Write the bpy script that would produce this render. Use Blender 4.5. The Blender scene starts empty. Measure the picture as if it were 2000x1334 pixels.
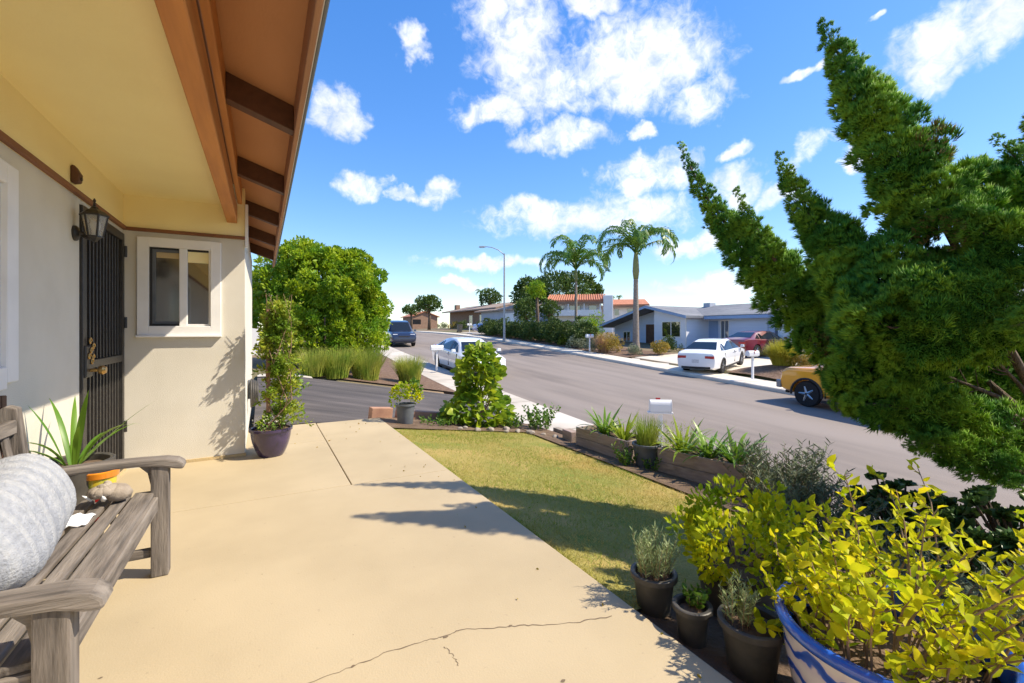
import bpy, bmesh, math, random
import numpy as np
from mathutils import Vector, Matrix, Quaternion

random.seed(7); RNG = np.random.default_rng(11)
S = bpy.context.scene
COL = S.collection
R = math.radians

# ------------------------------------------------------------------ camera
CAMH = 1.28; FPX = 888.9; THETA = R(28.76)
cs, sn = math.cos(THETA), math.sin(THETA)
cam_d = bpy.data.cameras.new('camera'); cam = bpy.data.objects.new('camera', cam_d); COL.objects.link(cam)
cam_d.sensor_width = 36; cam_d.lens = 16; cam_d.shift_y = -0.011
cam_d.clip_start = 0.05; cam_d.clip_end = 4000
cam.location = (0, 0, CAMH); cam.rotation_euler = (R(90), 0, -THETA)
S.camera = cam
def W(px, py, d):
    """point of the place at depth d (metres) that the photo shows at px,py"""
    l = (px-1000)/FPX*d
    return Vector((sn*d+cs*l, cs*d-sn*l, CAMH+(645-py)/FPX*d))
def DIR(px, py): return (W(px, py, 1.0)-Vector((0, 0, CAMH))).normalized()

# ------------------------------------------------------------------ sun + sky
SUN = Vector((.82, -.46, 1.0)).normalized()
sd = bpy.data.lights.new('sun', 'SUN'); sd.energy = 3.9; sd.angle = R(.53); sd.color = (1, .88, .70)
so = bpy.data.objects.new('sun', sd); COL.objects.link(so)
so.rotation_euler = SUN.to_track_quat('Z', 'Y').to_euler(); so.location = (30, -20, 40)
S.view_settings.view_transform = 'Standard'; S.view_settings.look = 'None'
S.view_settings.gamma = 1; S.view_settings.exposure = 0.97; S.view_settings.use_curve_mapping = False
S.cycles.max_bounces = 8; S.cycles.diffuse_bounces = 5; S.cycles.transparent_max_bounces = 8
S.cycles.sample_clamp_indirect = 6

world = bpy.data.worlds.new('World'); S.world = world; world.use_nodes = True
world.cycles.sampling_method = 'MANUAL'; world.cycles.sample_map_resolution = 256
nt = world.node_tree; nt.nodes.clear()
def N(t, **k):
    n = nt.nodes.new(t)
    for a, b in k.items(): setattr(n, a, b)
    return n
def L(a, b): nt.links.new(a, b)
def mth(op, a, b=None, c=None, clamp=False):
    n = N('ShaderNodeMath', operation=op, use_clamp=clamp)
    for i, v in enumerate((a, b, c)):
        if v is None: continue
        if isinstance(v, (int, float)): n.inputs[i].default_value = v
        else: L(v, n.inputs[i])
    return n.outputs[0]
sky = N('ShaderNodeTexSky', sky_type='NISHITA'); sky.sun_disc = False
sky.sun_elevation = math.asin(SUN.z); sky.sun_rotation = math.atan2(SUN.x, SUN.y)
sky.air_density = 1.0; sky.dust_density = 0.25; sky.ozone_density = 3.0
hs = N('ShaderNodeHueSaturation'); hs.inputs['Saturation'].default_value = 1.63; hs.inputs['Value'].default_value = 1.54; hs.inputs['Hue'].default_value = .514
gam = N('ShaderNodeGamma'); gam.inputs[1].default_value = .66; L(sky.outputs[0], gam.inputs[0]); L(gam.outputs[0], hs.inputs['Color'])
tc = N('ShaderNodeTexCoord'); dirv = tc.outputs['Generated']
CLOUDS = [(1000,50,95,150),(1235,125,175,105),(965,212,75,34),(1100,266,105,32),(1150,5,75,32),(1370,195,72,50),(1080,180,90,60),
 (800,80,30,42),(660,222,50,50),(708,366,50,24),(852,372,44,24),(790,378,30,12),(1165,418,215,42),(1040,410,80,30),(1270,340,100,44),(1440,291,32,19),
 (1567,297,46,34),(1690,290,46,34),(1895,60,165,80),(1840,140,60,44),(950,512,120,17),(1375,482,110,30),(1440,362,66,42),
 (900,552,60,12),(1710,41,18,14),(1450,552,170,22),(1260,260,24,16),(1655,322,20,14),(1560,150,40,14),(1735,300,40,20),(1530,380,50,30)]
wn = N('ShaderNodeTexNoise'); wn.inputs['Scale'].default_value = 17; wn.inputs['Detail'].default_value = 4; L(dirv, wn.inputs['Vector'])
w1 = N('ShaderNodeVectorMath', operation='SUBTRACT'); L(wn.outputs['Color'], w1.inputs[0]); w1.inputs[1].default_value = (.5, .5, .5)
w2 = N('ShaderNodeVectorMath', operation='MULTIPLY_ADD'); L(w1.outputs[0], w2.inputs[0]); w2.inputs[1].default_value = (.11, .11, .075); L(dirv, w2.inputs[2])
wdir = w2.outputs[0]
acc = None
for (px, py, rx, ry) in CLOUDS:
    c = DIR(px, py)
    e1 = DIR(px+rx, py)-DIR(px-rx, py); e2 = DIR(px, py-ry)-DIR(px, py+ry)
    t1 = e1.normalized()/(e1.length/2); t2 = e2.normalized()/(e2.length/2)
    us = []
    for t in (t1, t2):
        n = N('ShaderNodeVectorMath', operation='DOT_PRODUCT'); L(wdir, n.inputs[0]); n.inputs[1].default_value = t
        us.append(mth('SUBTRACT', n.outputs['Value'], t.dot(c)))
    q = mth('ADD', mth('MULTIPLY', us[0], us[0]), mth('MULTIPLY', us[1], us[1]))
    m = mth('SUBTRACT', 1.0, q)
    acc = m if acc is None else mth('MAXIMUM', acc, m)
acc = mth('MAXIMUM', acc, -1.5)
# the same broken cumulus goes on over the rest of the sky
nb = N('ShaderNodeTexNoise'); nb.inputs['Scale'].default_value = 3.1; nb.inputs['Detail'].default_value = 3
L(dirv, nb.inputs['Vector'])
gen = mth('MULTIPLY', mth('SUBTRACT', nb.outputs[0], 0.60), 9.0)
fw = N('ShaderNodeVectorMath', operation='DOT_PRODUCT'); L(dirv, fw.inputs[0]); fw.inputs[1].default_value = (sn, cs, 0.28)
gen = mth('SUBTRACT', gen, mth('MULTIPLY', mth('GREATER_THAN', fw.outputs['Value'], 0.50), 6.0))
acc = mth('MAXIMUM', acc, gen)
nz = N('ShaderNodeTexNoise'); nz.inputs['Scale'].default_value = 15; nz.inputs['Detail'].default_value = 9; nz.inputs['Roughness'].default_value = .6; nz.inputs['Distortion'].default_value = .35
L(dirv, nz.inputs['Vector'])
nf = N('ShaderNodeTexNoise'); nf.inputs['Scale'].default_value = 42; nf.inputs['Detail'].default_value = 6; nf.inputs['Roughness'].default_value = .65; nf.inputs['Distortion'].default_value = .6
L(dirv, nf.inputs['Vector'])
acc = mth('MINIMUM', acc, .75)
dens = mth('ADD', mth('ADD', mth('MULTIPLY', acc, .95), mth('MULTIPLY', mth('SUBTRACT', nz.outputs[0], .5), 2.0)), mth('MULTIPLY', mth('SUBTRACT', nf.outputs[0], .5), 1.7))
mr = N('ShaderNodeMapRange', interpolation_type='SMOOTHSTEP'); L(dens, mr.inputs[0])
mr.inputs[1].default_value = -.3; mr.inputs[2].default_value = 1.25
n2 = N('ShaderNodeTexNoise'); n2.inputs['Scale'].default_value = 11; n2.inputs['Detail'].default_value = 5
mp = N('ShaderNodeMapping'); mp.inputs['Location'].default_value = (.02, .01, .035); L(dirv, mp.inputs[0]); L(mp.outputs[0], n2.inputs[0])
crp = N('ShaderNodeMapRange'); L(n2.outputs[0], crp.inputs[0]); crp.inputs[1].default_value = .35; crp.inputs[2].default_value = .6
cc = N('ShaderNodeMix', data_type='RGBA'); L(crp.outputs[0], cc.inputs[0])
cc.inputs[6].default_value = (3.9, 4.0, 4.2, 1); cc.inputs[7].default_value = (4.9, 4.9, 5.0, 1)
mx = N('ShaderNodeMix', data_type='RGBA'); L(mth('MULTIPLY', mr.outputs[0], .96), mx.inputs[0]); L(hs.outputs[0], mx.inputs[6]); L(cc.outputs[2], mx.inputs[7])
bg = N('ShaderNodeBackground'); bg.inputs[1].default_value = .14; L(mx.outputs[2], bg.inputs[0])
wo = N('ShaderNodeOutputWorld'); L(bg.outputs[0], wo.inputs[0])

# ------------------------------------------------------------------ materials
M = {}
def _m(name):
    m = bpy.data.materials.new(name); m.use_nodes = True; t = m.node_tree
    b = t.nodes['Principled BSDF']; M[name] = m
    return m, t, b
def col4(c): return (c[0], c[1], c[2], 1)
def surf(name, c1, c2=None, scale=6, rough=.8, bump=0., bscale=80, stretch=(1, 1, 1), metal=0, coat=0, spec=.4, c3=None, s3=.7, detail=6, lo=.35, hi=.65, bdist=.01):
    m, t, b = _m(name)
    b.inputs['Roughness'].default_value = rough; b.inputs['Metallic'].default_value = metal
    b.inputs['Coat Weight'].default_value = coat; b.inputs['Coat Roughness'].default_value = .06
    b.inputs['Specular IOR Level'].default_value = spec
    b.inputs['Base Color'].default_value = col4(c1)
    tcn = t.nodes.new('ShaderNodeTexCoord'); mpn = t.nodes.new('ShaderNodeMapping'); mpn.inputs['Scale'].default_value = stretch
    t.links.new(tcn.outputs['Object'], mpn.inputs[0])
    out = None
    if c2 is not None:
        n = t.nodes.new('ShaderNodeTexNoise'); n.inputs['Scale'].default_value = scale; n.inputs['Detail'].default_value = detail
        t.links.new(mpn.outputs[0], n.inputs['Vector'])
        r = t.nodes.new('ShaderNodeMapRange'); r.inputs[1].default_value = lo; r.inputs[2].default_value = hi; t.links.new(n.outputs[0], r.inputs[0])
        x = t.nodes.new('ShaderNodeMix'); x.data_type = 'RGBA'; t.links.new(r.outputs[0], x.inputs[0])
        x.inputs[6].default_value = col4(c1); x.inputs[7].default_value = col4(c2); out = x.outputs[2]
        if c3 is not None:
            n = t.nodes.new('ShaderNodeTexNoise'); n.inputs['Scale'].default_value = s3; n.inputs['Detail'].default_value = 4
            t.links.new(mpn.outputs[0], n.inputs['Vector'])
            r = t.nodes.new('ShaderNodeMapRange'); r.inputs[1].default_value = .45; r.inputs[2].default_value = .7; t.links.new(n.outputs[0], r.inputs[0])
            y = t.nodes.new('ShaderNodeMix'); y.data_type = 'RGBA'; t.links.new(r.outputs[0], y.inputs[0])
            t.links.new(out, y.inputs[6]); y.inputs[7].default_value = col4(c3); out = y.outputs[2]
        t.links.new(out, b.inputs['Base Color'])
    if bump:
        n = t.nodes.new('ShaderNodeTexNoise'); n.inputs['Scale'].default_value = bscale; n.inputs['Detail'].default_value = 6
        t.links.new(mpn.outputs[0], n.inputs['Vector'])
        bn = t.nodes.new('ShaderNodeBump'); bn.inputs['Strength'].default_value = bump; bn.inputs['Distance'].default_value = bdist
        t.links.new(n.outputs[0], bn.inputs['Height']); t.links.new(bn.outputs[0], b.inputs['Normal'])
    return m
def leaf(name, c1, c2, trans=.3, rough=.5, c3=None, s3=1.5, spec=.35):
    m, t, b = _m(name)
    b.inputs['Roughness'].default_value = rough; b.inputs['Specular IOR Level'].default_value = spec
    g = t.nodes.new('ShaderNodeNewGeometry')
    x = t.nodes.new('ShaderNodeMix'); x.data_type = 'RGBA'
    oi = t.nodes.new('ShaderNodeObjectInfo'); ad = t.nodes.new('ShaderNodeMath'); ad.operation = 'ADD'; fr = t.nodes.new('ShaderNodeMath'); fr.operation = 'FRACT'
    t.links.new(g.outputs['Random Per Island'], ad.inputs[0]); t.links.new(oi.outputs['Random'], ad.inputs[1]); t.links.new(ad.outputs[0], fr.inputs[0]); t.links.new(fr.outputs[0], x.inputs[0])
    x.inputs[6].default_value = col4(c1); x.inputs[7].default_value = col4(c2); out = x.outputs[2]
    if c3 is not None:
        n = t.nodes.new('ShaderNodeTexNoise'); n.inputs['Scale'].default_value = s3; n.inputs['Detail'].default_value = 3
        t.links.new(g.outputs['Position'], n.inputs['Vector'])
        r = t.nodes.new('ShaderNodeMapRange'); r.inputs[1].default_value = .42; r.inputs[2].default_value = .62; t.links.new(n.outputs[0], r.inputs[0])
        y = t.nodes.new('ShaderNodeMix'); y.data_type = 'RGBA'; t.links.new(r.outputs[0], y.inputs[0])
        t.links.new(out, y.inputs[6]); y.inputs[7].default_value = col4(c3); out = y.outputs[2]
    t.links.new(out, b.inputs['Base Color'])
    tr = t.nodes.new('ShaderNodeBsdfTranslucent'); t.links.new(out, tr.inputs[0])
    ms = t.nodes.new('ShaderNodeMixShader'); ms.inputs[0].default_value = trans
    t.links.new(b.outputs[0], ms.inputs[1]); t.links.new(tr.outputs[0], ms.inputs[2])
    t.links.new(ms.outputs[0], t.nodes['Material Output'].inputs[0])
    return m

surf('patio', (.435,.355,.225), (.40,.326,.206), 2.2, .78, .25, 120, c3=(.48,.395,.255), s3=.7, bdist=.004)
_t = M['patio'].node_tree; _b = _t.nodes['Principled BSDF']; _src = _b.inputs['Base Color'].links[0].from_socket
_g = _t.nodes.new('ShaderNodeNewGeometry')
for (_sc, _lo, _hi, _c, _st) in ((38, .66, .74, (.30,.24,.16), .45), (3.4, .58, .74, (.42,.34,.22), .28), (130, .62, .72, (.52,.45,.33), .35)):
    _n = _t.nodes.new('ShaderNodeTexNoise'); _n.inputs['Scale'].default_value = _sc; _n.inputs['Detail'].default_value = 5; _t.links.new(_g.outputs['Position'], _n.inputs['Vector'])
    _r = _t.nodes.new('ShaderNodeMapRange'); _r.inputs[1].default_value = _lo; _r.inputs[2].default_value = _hi; _r.inputs[4].default_value = _st; _t.links.new(_n.outputs[0], _r.inputs[0])
    _x = _t.nodes.new('ShaderNodeMix'); _x.data_type = 'RGBA'; _t.links.new(_r.outputs[0], _x.inputs[0]); _t.links.new(_src, _x.inputs[6]); _x.inputs[7].default_value = col4(_c); _src = _x.outputs[2]
_t.links.new(_src, _b.inputs['Base Color'])
surf('joint', (.16,.12,.08), rough=.95)
surf('stucco_low', (.66,.625,.54), (.61,.575,.49), 2.5, .9, .45, 170, bdist=.006)
surf('stucco_up', (.95,.83,.44), (.92,.79,.41), 2.0, .9, .4, 110, bdist=.006)
surf('stucco_base', (.55,.42,.22), (.45,.35,.2), 7, .9, .4, 90)
surf('brown_wood', (.60,.25,.065), (.46,.18,.048), 3, .6, .25, 30, stretch=(6, .5, 6), bdist=.003)
surf('rail_brown', (.24,.10,.04), (.18,.07,.03), 4, .6, .2, 30)
surf('brown_dark', (.12,.052,.026), (.09,.04,.02), 4, .6, .25, 30, stretch=(6, .6, 6), bdist=.003)
surf('soffit', (.50,.24,.105), (.43,.20,.085), 2, .8, .2, 60, stretch=(1, .4, 1))
surf('fascia', (.42,.22,.12), (.34,.17,.09), 3, .65, .2, 50, stretch=(4, .4, 4))
surf('gutter', (.16,.17,.18), rough=.45, metal=.3)
surf('white_trim', (.82,.81,.79), (.76,.75,.73), 5, .5, .05, 60)
surf('white_paint', (.8,.8,.8), (.72,.72,.71), 3, .55)
surf('black_iron', (.018,.016,.015), (.03,.027,.024), 25, .42, .3, 90, spec=.5)
surf('door_wood', (.035,.03,.027), (.05,.043,.038), 5, .5, stretch=(1, 1, .2))
surf('brass', (.55,.36,.13), (.42,.27,.1), 30, .35, metal=.9)
surf('weathered', (.19,.163,.14), (.07,.06,.052), 9, .85, .8, 26, stretch=(5, .55, 5), c3=(.25,.22,.19), s3=2.5, bdist=.004)
surf('weathered_x', (.19,.163,.14), (.07,.06,.052), 9, .85, .8, 26, stretch=(.55, 5, 5), c3=(.26,.23,.20), s3=2.5, bdist=.004)
surf('weathered_z', (.19,.163,.14), (.07,.06,.052), 9, .85, .8, 26, stretch=(5, 5, .55), c3=(.25,.22,.19), s3=2.5, bdist=.004)
surf('planter_wood', (.36,.285,.225), (.23,.18,.14), 8, .85, .7, 24, stretch=(5, .6, 5), c3=(.36,.27,.24), s3=2, bdist=.005)
surf('edging', (.42,.24,.16), (.30,.16,.11), 6, .85, .6, 30, bdist=.006)
surf('dark_brown', (.13,.06,.035), (.09,.04,.025), 5, .6)
surf('knit', (.29,.31,.345), (.37,.385,.41), 45, .95, .9, 140, bdist=.006)
surf('knit_dark', (.25,.27,.31), (.33,.35,.39), 45, .95, .9, 140, bdist=.006)
surf('cloth_white', (.82,.82,.82), rough=.9, bump=.3, bscale=60)
surf('asphalt', (.235,.197,.168), (.165,.14,.122), 1.6, .92, .6, 140, stretch=(1, .14, 1), c3=(.25,.215,.19), s3=.45, bdist=.006)
surf('drive_asphalt', (.07,.062,.06), (.12,.105,.10), 1.3, .9, .5, 120, stretch=(.5, 2.2, 1), c3=(.055,.05,.05), s3=.9, bdist=.006)
surf('concrete', (.52,.47,.40), (.43,.39,.33), 2.2, .9, .3, 90, c3=(.56,.52,.46), s3=.5)
surf('concrete_pale', (.66,.60,.50), (.56,.51,.43), 2.2, .9, .3, 90)
surf('soil', (.12,.075,.045), (.19,.13,.085), 7, .95, .9, 40, c3=(.09,.06,.04), s3=1.1, bdist=.02)
surf('lawn_soil', (.36,.27,.08), (.15,.20,.025), 2.4, .95, .9, 60, c3=(.40,.29,.09), s3=1.0, bdist=.02)
surf('ground', (.25,.18,.12), (.17,.13,.08), .8, .95, .7, 9, c3=(.12,.13,.05), s3=.12, bdist=.05)
surf('mulch', (.11,.065,.04), (.20,.13,.09), 9, .95, .9, 30, bdist=.03)
surf('stone', (.36,.31,.25), (.24,.20,.16), 12, .9, .6, 40)
surf('plastic_black', (.045,.043,.04), (.085,.078,.068), 9, .5, .1, 40)
surf('plastic_grey', (.13,.14,.155), (.09,.1,.11), 8, .5)
surf('pot_purple', (.045,.028,.085), (.03,.02,.06), 8, .18, spec=.6, coat=.5)
surf('pot_terra', (.5,.2,.08), (.42,.17,.07), 8, .7)
surf('glaze_blue', (.015,.06,.42), (.03,.14,.6), 9, .12, spec=.6, coat=.6)
surf('glaze_orange', (.75,.27,.02), (.6,.2,.02), 12, .2, coat=.5)
surf('glaze_red', (.35,.02,.02), (.25,.015,.02), 12, .2, coat=.5)
surf('glaze_yellow', (.75,.5,.04), (.3,.4,.05), 16, .2, coat=.5)
surf('bark', (.17,.12,.085), (.09,.065,.045), 14, .9, .9, 40, stretch=(3, 3, .6), bdist=.02)
surf('bark_grey', (.33,.28,.23), (.22,.18,.15), 6, .9, .8, 24, stretch=(1, 1, 3), bdist=.03)
surf('twig', (.34,.22,.13), (.22,.14,.09), 12, .8)
surf('crownshaft', (.16,.22,.07), (.24,.24,.1), 3, .6, stretch=(1, 1, .3))
surf('galv', (.42,.43,.45), (.34,.35,.37), 8, .5, metal=.4)
surf('blue_shaded', (.58,.66,.82), (.54,.62,.78), 1, .8, .2, 14, stretch=(.4, .4, 6))  # house paint with the shade of the recessed walls put into the colour
surf('blue_lit', (.76,.79,.86), (.72,.75,.83), 1, .8, .2, 14, stretch=(.4, .4, 6))  # same house paint, lightened to look like the brighter-lit projecting block
surf('blue_door', (.26,.38,.60), (.24,.35,.56), 1, .6)
surf('white_wall', (.82,.82,.82), (.76,.76,.77), 1, .85)
surf('grey_wall', (.42,.45,.52), (.38,.41,.48), 1, .85)
surf('tan_wall', (.30,.19,.13), (.24,.15,.1), 2, .85)
surf('roof_grey', (.20,.21,.235), (.15,.16,.18), 3, .9, .5, 12, stretch=(1, 1, 6), c3=(.24,.25,.27), s3=.4)
surf('roof_tan', (.36,.28,.22), (.28,.21,.165), 3, .9, .4, 12)
surf('roof_tile', (.52,.22,.12), (.40,.16,.09), 4, .85, .6, 10)
surf('glass_dark', (.015,.02,.025), (.03,.04,.045), 1.5, .06, spec=.6)
surf('glass_car', (.012,.016,.018), rough=.04, spec=.7)
surf('glass_teal', (.03,.09,.10), rough=.04, spec=.7)
surf('rubber', (.016,.016,.017), rough=.85)
surf('alloy', (.42,.43,.45), rough=.3, metal=.85)
surf('chrome', (.7,.7,.7), rough=.12, metal=1)
surf('trim_black', (.02,.02,.022), rough=.55)
surf('tail_red', (.40,.012,.015), rough=.15, coat=.8)
surf('lamp_clear', (.7,.72,.74), rough=.08, coat=.8)
surf('plate', (.75,.74,.70), (.45,.45,.5), 30, .5)
for nm, c in (('paint_white', (.82,.83,.84)), ('paint_silver', (.74,.76,.77)), ('paint_navy', (.02,.028,.06)), ('paint_yellow', (.85,.36,.015)),
              ('paint_maroon', (.16,.012,.016)), ('paint_blue', (.03,.09,.42)), ('paint_red', (.45,.015,.05)), ('paint_grey', (.2,.22,.25))):
    surf(nm, c, rough=.28, coat=1.0, metal=.25 if nm in ('paint_navy', 'paint_grey') else 0)
# glass of windows: dark, with a mirror-like sheen
def pane_mat(name, tint, rough=.03):
    m, t, b = _m(name); b.inputs['Base Color'].default_value = col4(tint); b.inputs['Roughness'].default_value = rough
    b.inputs['Specular IOR Level'].default_value = 1.0; b.inputs['IOR'].default_value = 1.9
pane_mat('pane', (.012,.016,.02)); pane_mat('pane_screen', (.012,.012,.011), .12)
m, t, b = _m('lantern_glass'); b.inputs['Transmission Weight'].default_value = .75; b.inputs['Roughness'].default_value = .25; b.inputs['Base Color'].default_value = (.95,.93,.85,1)
# glazed pot body: pale lavender glaze with blue waves
m, t, b = _m('glaze_wave'); b.inputs['Roughness'].default_value = .14; b.inputs['Coat Weight'].default_value = .7
tcn = t.nodes.new('ShaderNodeTexCoord'); wv = t.nodes.new('ShaderNodeTexWave'); wv.bands_direction = 'Z'
wv.inputs['Scale'].default_value = 4.2; wv.inputs['Distortion'].default_value = 5.0; wv.inputs['Detail'].default_value = 2.5; wv.inputs['Detail Scale'].default_value = 2.0
t.links.new(tcn.outputs['Object'], wv.inputs[0])
rp = t.nodes.new('ShaderNodeValToRGB'); e = rp.color_ramp.elements
e[0].position = .0; e[0].color = (.02,.07,.42,1); e[1].position = 1; e[1].color = (.72,.66,.66,1)
x = rp.color_ramp.elements.new(.22); x.color = (.05,.13,.55,1); x = rp.color_ramp.elements.new(.34); x.color = (.62,.55,.62,1)
t.links.new(wv.outputs[0], rp.inputs[0]); t.links.new(rp.outputs[0], b.inputs['Base Color'])

leaf('juniper', (.045,.19,.018), (.15,.40,.03), .27, .6, c3=(.32,.54,.03), s3=4.5)
leaf('dead_spray', (.20,.15,.05), (.30,.24,.07), .15, .8)
leaf('gold_leaf', (.36,.50,.012), (.86,.72,.02), .45, .5, c3=(.55,.58,.015), s3=9, spec=.2)
leaf('gold_bush', (.38,.47,.012), (.72,.66,.015), .42, .5, c3=(.26,.38,.012), s3=4, spec=.2)
leaf('rosemary', (.22,.30,.12), (.38,.45,.22), .15, .6)
leaf('grey_green', (.09,.12,.06), (.18,.22,.11), .12, .6)
leaf('succulent', (.05,.11,.03), (.10,.18,.04), .1, .4)
leaf('strap', (.09,.21,.02), (.20,.34,.03), .3, .38)
leaf('strap_gold', (.22,.32,.02), (.34,.42,.03), .35, .38)
leaf('fig', (.22,.33,.02), (.48,.54,.03), .38, .42, c3=(.15,.27,.02), s3=4)
leaf('green_leaf', (.07,.17,.02), (.16,.28,.03), .3, .45)
leaf('hedge', (.22,.36,.014), (.44,.52,.02), .40, .5, c3=(.15,.30,.016), s3=1.6)
leaf('vine', (.20,.30,.02), (.42,.44,.035), .34, .5, c3=(.15,.26,.02), s3=5)
leaf('dark_tree', (.03,.07,.012), (.085,.15,.018), .15, .55, c3=(.09,.15,.02), s3=.5)
leaf('far_hedge', (.04,.085,.012), (.11,.16,.02), .15, .55, c3=(.05,.09,.015), s3=.6)
leaf('palm', (.06,.15,.02), (.15,.27,.03), .3, .4)
leaf('orn_grass', (.30,.36,.05), (.50,.49,.09), .35, .6, c3=(.22,.32,.035), s3=2.5)
leaf('fountain_grass', (.34,.33,.03), (.52,.47,.05), .35, .5)
leaf('red_grass', (.36,.20,.12), (.50,.32,.16), .3, .6)
leaf('orange_bush', (.42,.26,.05), (.30,.27,.04), .3, .6)
leaf('sage', (.19,.23,.14), (.30,.32,.20), .2, .6)
leaf('pink_bush', (.55,.04,.12), (.7,.10,.2), .3, .6)
leaf('lawn', (.15,.26,.015), (.32,.35,.035), .3, .6, c3=(.52,.40,.11), s3=2.4)
leaf('white_flower', (.75,.75,.68), (.6,.62,.4), .3, .6)

# ------------------------------------------------------------------ mesh helpers
def chain_loc(o):
    v = Vector((0, 0, 0))
    while o is not None: v += o.location; o = o.parent
    return v
def link(name, me, parent=None):
    o = bpy.data.objects.new(name, me); COL.objects.link(o)
    if parent is not None: o.parent = parent
    return o
def thing(name, label, cat, loc=(0, 0, 0), rz=0, group=None):
    o = bpy.data.objects.new(name, None); COL.objects.link(o); o.empty_display_size = .2
    o.location = loc; o.rotation_euler = (0, 0, rz); tag(o, label, cat, group); return o
def tag(o, label=None, cat=None, group=None, kind=None):
    if label: o['label'] = label
    if cat: o['category'] = cat
    if group: o['group'] = group
    if kind: o['kind'] = kind
    return o
def mesh_np(name, V, F, mat, parent=None, local=False, smooth=False, sharp=None):
    V = np.asarray(V, dtype=np.float64).reshape(-1, 3)
    if parent is not None and not local: V = V-np.array(chain_loc(parent))
    me = bpy.data.meshes.new(name)
    if isinstance(F, np.ndarray):
        n, k = F.shape
        me.vertices.add(len(V)); me.vertices.foreach_set('co', V.astype(np.float32).ravel())
        me.loops.add(n*k); me.loops.foreach_set('vertex_index', F.astype(np.int32).ravel())
        me.polygons.add(n); me.polygons.foreach_set('loop_start', np.arange(0, n*k, k, dtype=np.int32))
        me.update(calc_edges=True); me.validate()
    else:
        me.from_pydata([tuple(v) for v in V], [], F); me.update()
    if mat is not None: me.materials.append(M[mat] if isinstance(mat, str) else mat)
    if smooth:
        me.shade_smooth()
        if sharp is not None: me.set_sharp_from_angle(angle=R(sharp))
    return link(name, me, parent)

class MB:
    def __init__(s): s.v = []; s.f = []
    def add(s, V, F):
        o = len(s.v); s.v += [tuple(v) for v in V]; s.f += [tuple(i+o for i in f) for f in F]; return s
    def box(s, c, d, rot=None, taper=1.0):
        hx, hy, hz = d[0]/2, d[1]/2, d[2]/2
        P = []
        for z in (-1, 1):
            k = taper if z > 0 else 1
            for x, y in ((-1, -1), (1, -1), (1, 1), (-1, 1)): P.append(Vector((x*hx*k, y*hy*k, z*hz)))
        if rot is not None: P = [rot @ p for p in P]
        c = Vector(c)
        return s.add([p+c for p in P], [(3, 2, 1, 0), (4, 5, 6, 7), (0, 1, 5, 4), (1, 2, 6, 5), (2, 3, 7, 6), (3, 0, 4, 7)])
    def span(s, a, b):
        return s.box([(a[i]+b[i])/2 for i in range(3)], [abs(b[i]-a[i]) for i in range(3)])
    def prism(s, poly, off):
        """poly: 3D points (planar), extruded by off"""
        n = len(poly); P = [Vector(p) for p in poly]; o = Vector(off)
        V = P+[p+o for p in P]
        F = [tuple(range(n-1, -1, -1)), tuple(range(n, 2*n))]+[(i, (i+1) % n, n+(i+1) % n, n+i) for i in range(n)]
        return s.add(V, F)
    def tube(s, pts, rad, n=8, cap=True):
        pts = [Vector(p) for p in pts]
        if not hasattr(rad, '__len__'): rad = [rad]*len(pts)
        V = []; F = []
        up = Vector((0, 0, 1)); prev = None
        for i, p in enumerate(pts):
            d = (pts[min(i+1, len(pts)-1)]-pts[max(i-1, 0)]).normalized()
            if prev is None:
                a = d.cross(up)
                if a.length < .05: a = d.cross(Vector((1, 0, 0)))
            else: a = prev-d*prev.dot(d)
            a.normalize(); prev = a; b = d.cross(a)
            for k in range(n):
                t = 2*math.pi*k/n; V.append(p+(a*math.cos(t)+b*math.sin(t))*rad[i])
        for i in range(len(pts)-1):
            for k in range(n): F.append((i*n+k, i*n+(k+1) % n, (i+1)*n+(k+1) % n, (i+1)*n+k))
        if cap: F.append(tuple(range(n-1, -1, -1))); F.append(tuple((len(pts)-1)*n+k for k in range(n)))
        return s.add(V, F)
    def lathe(s, prof, c=(0, 0, 0), n=28, cap0=True, cap1=True, axis=None):
        V = []; F = []
        for r, z in prof:
            for k in range(n):
                t = 2*math.pi*k/n; V.append(Vector((r*math.cos(t), r*math.sin(t), z)))
        if axis is not None:
            q = Vector((0, 0, 1)).rotation_difference(Vector(axis)).to_matrix(); V = [q @ v for v in V]
        V = [v+Vector(c) for v in V]
        for i in range(len(prof)-1):
            for k in range(n): F.append((i*n+k, i*n+(k+1) % n, (i+1)*n+(k+1) % n, (i+1)*n+k))
        if cap0: F.append(tuple(range(n-1, -1, -1)))
        if cap1: F.append(tuple((len(prof)-1)*n+k for k in range(n)))
        return s.add(V, F)
    def build(s, name, mat, parent=None, local=False, smooth=False, sharp=None, bevel=0, seg=1):
        o = mesh_np(name, s.v, s.f, mat, parent, local, False)
        me = o.data
        if bevel:
            bm = bmesh.new(); bm.from_mesh(me)
            bmesh.ops.remove_doubles(bm, verts=bm.verts, dist=1e-5)
            es = [e for e in bm.edges if len(e.link_faces) == 2 and e.calc_face_angle(0) > .6]
            bmesh.ops.bevel(bm, geom=es, offset=bevel, segments=seg, profile=.6, affect='EDGES')
            bm.to_mesh(me); bm.free()
        if smooth:
            me.shade_smooth()
            if sharp: me.set_sharp_from_angle(angle=R(sharp))
        return o

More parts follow.
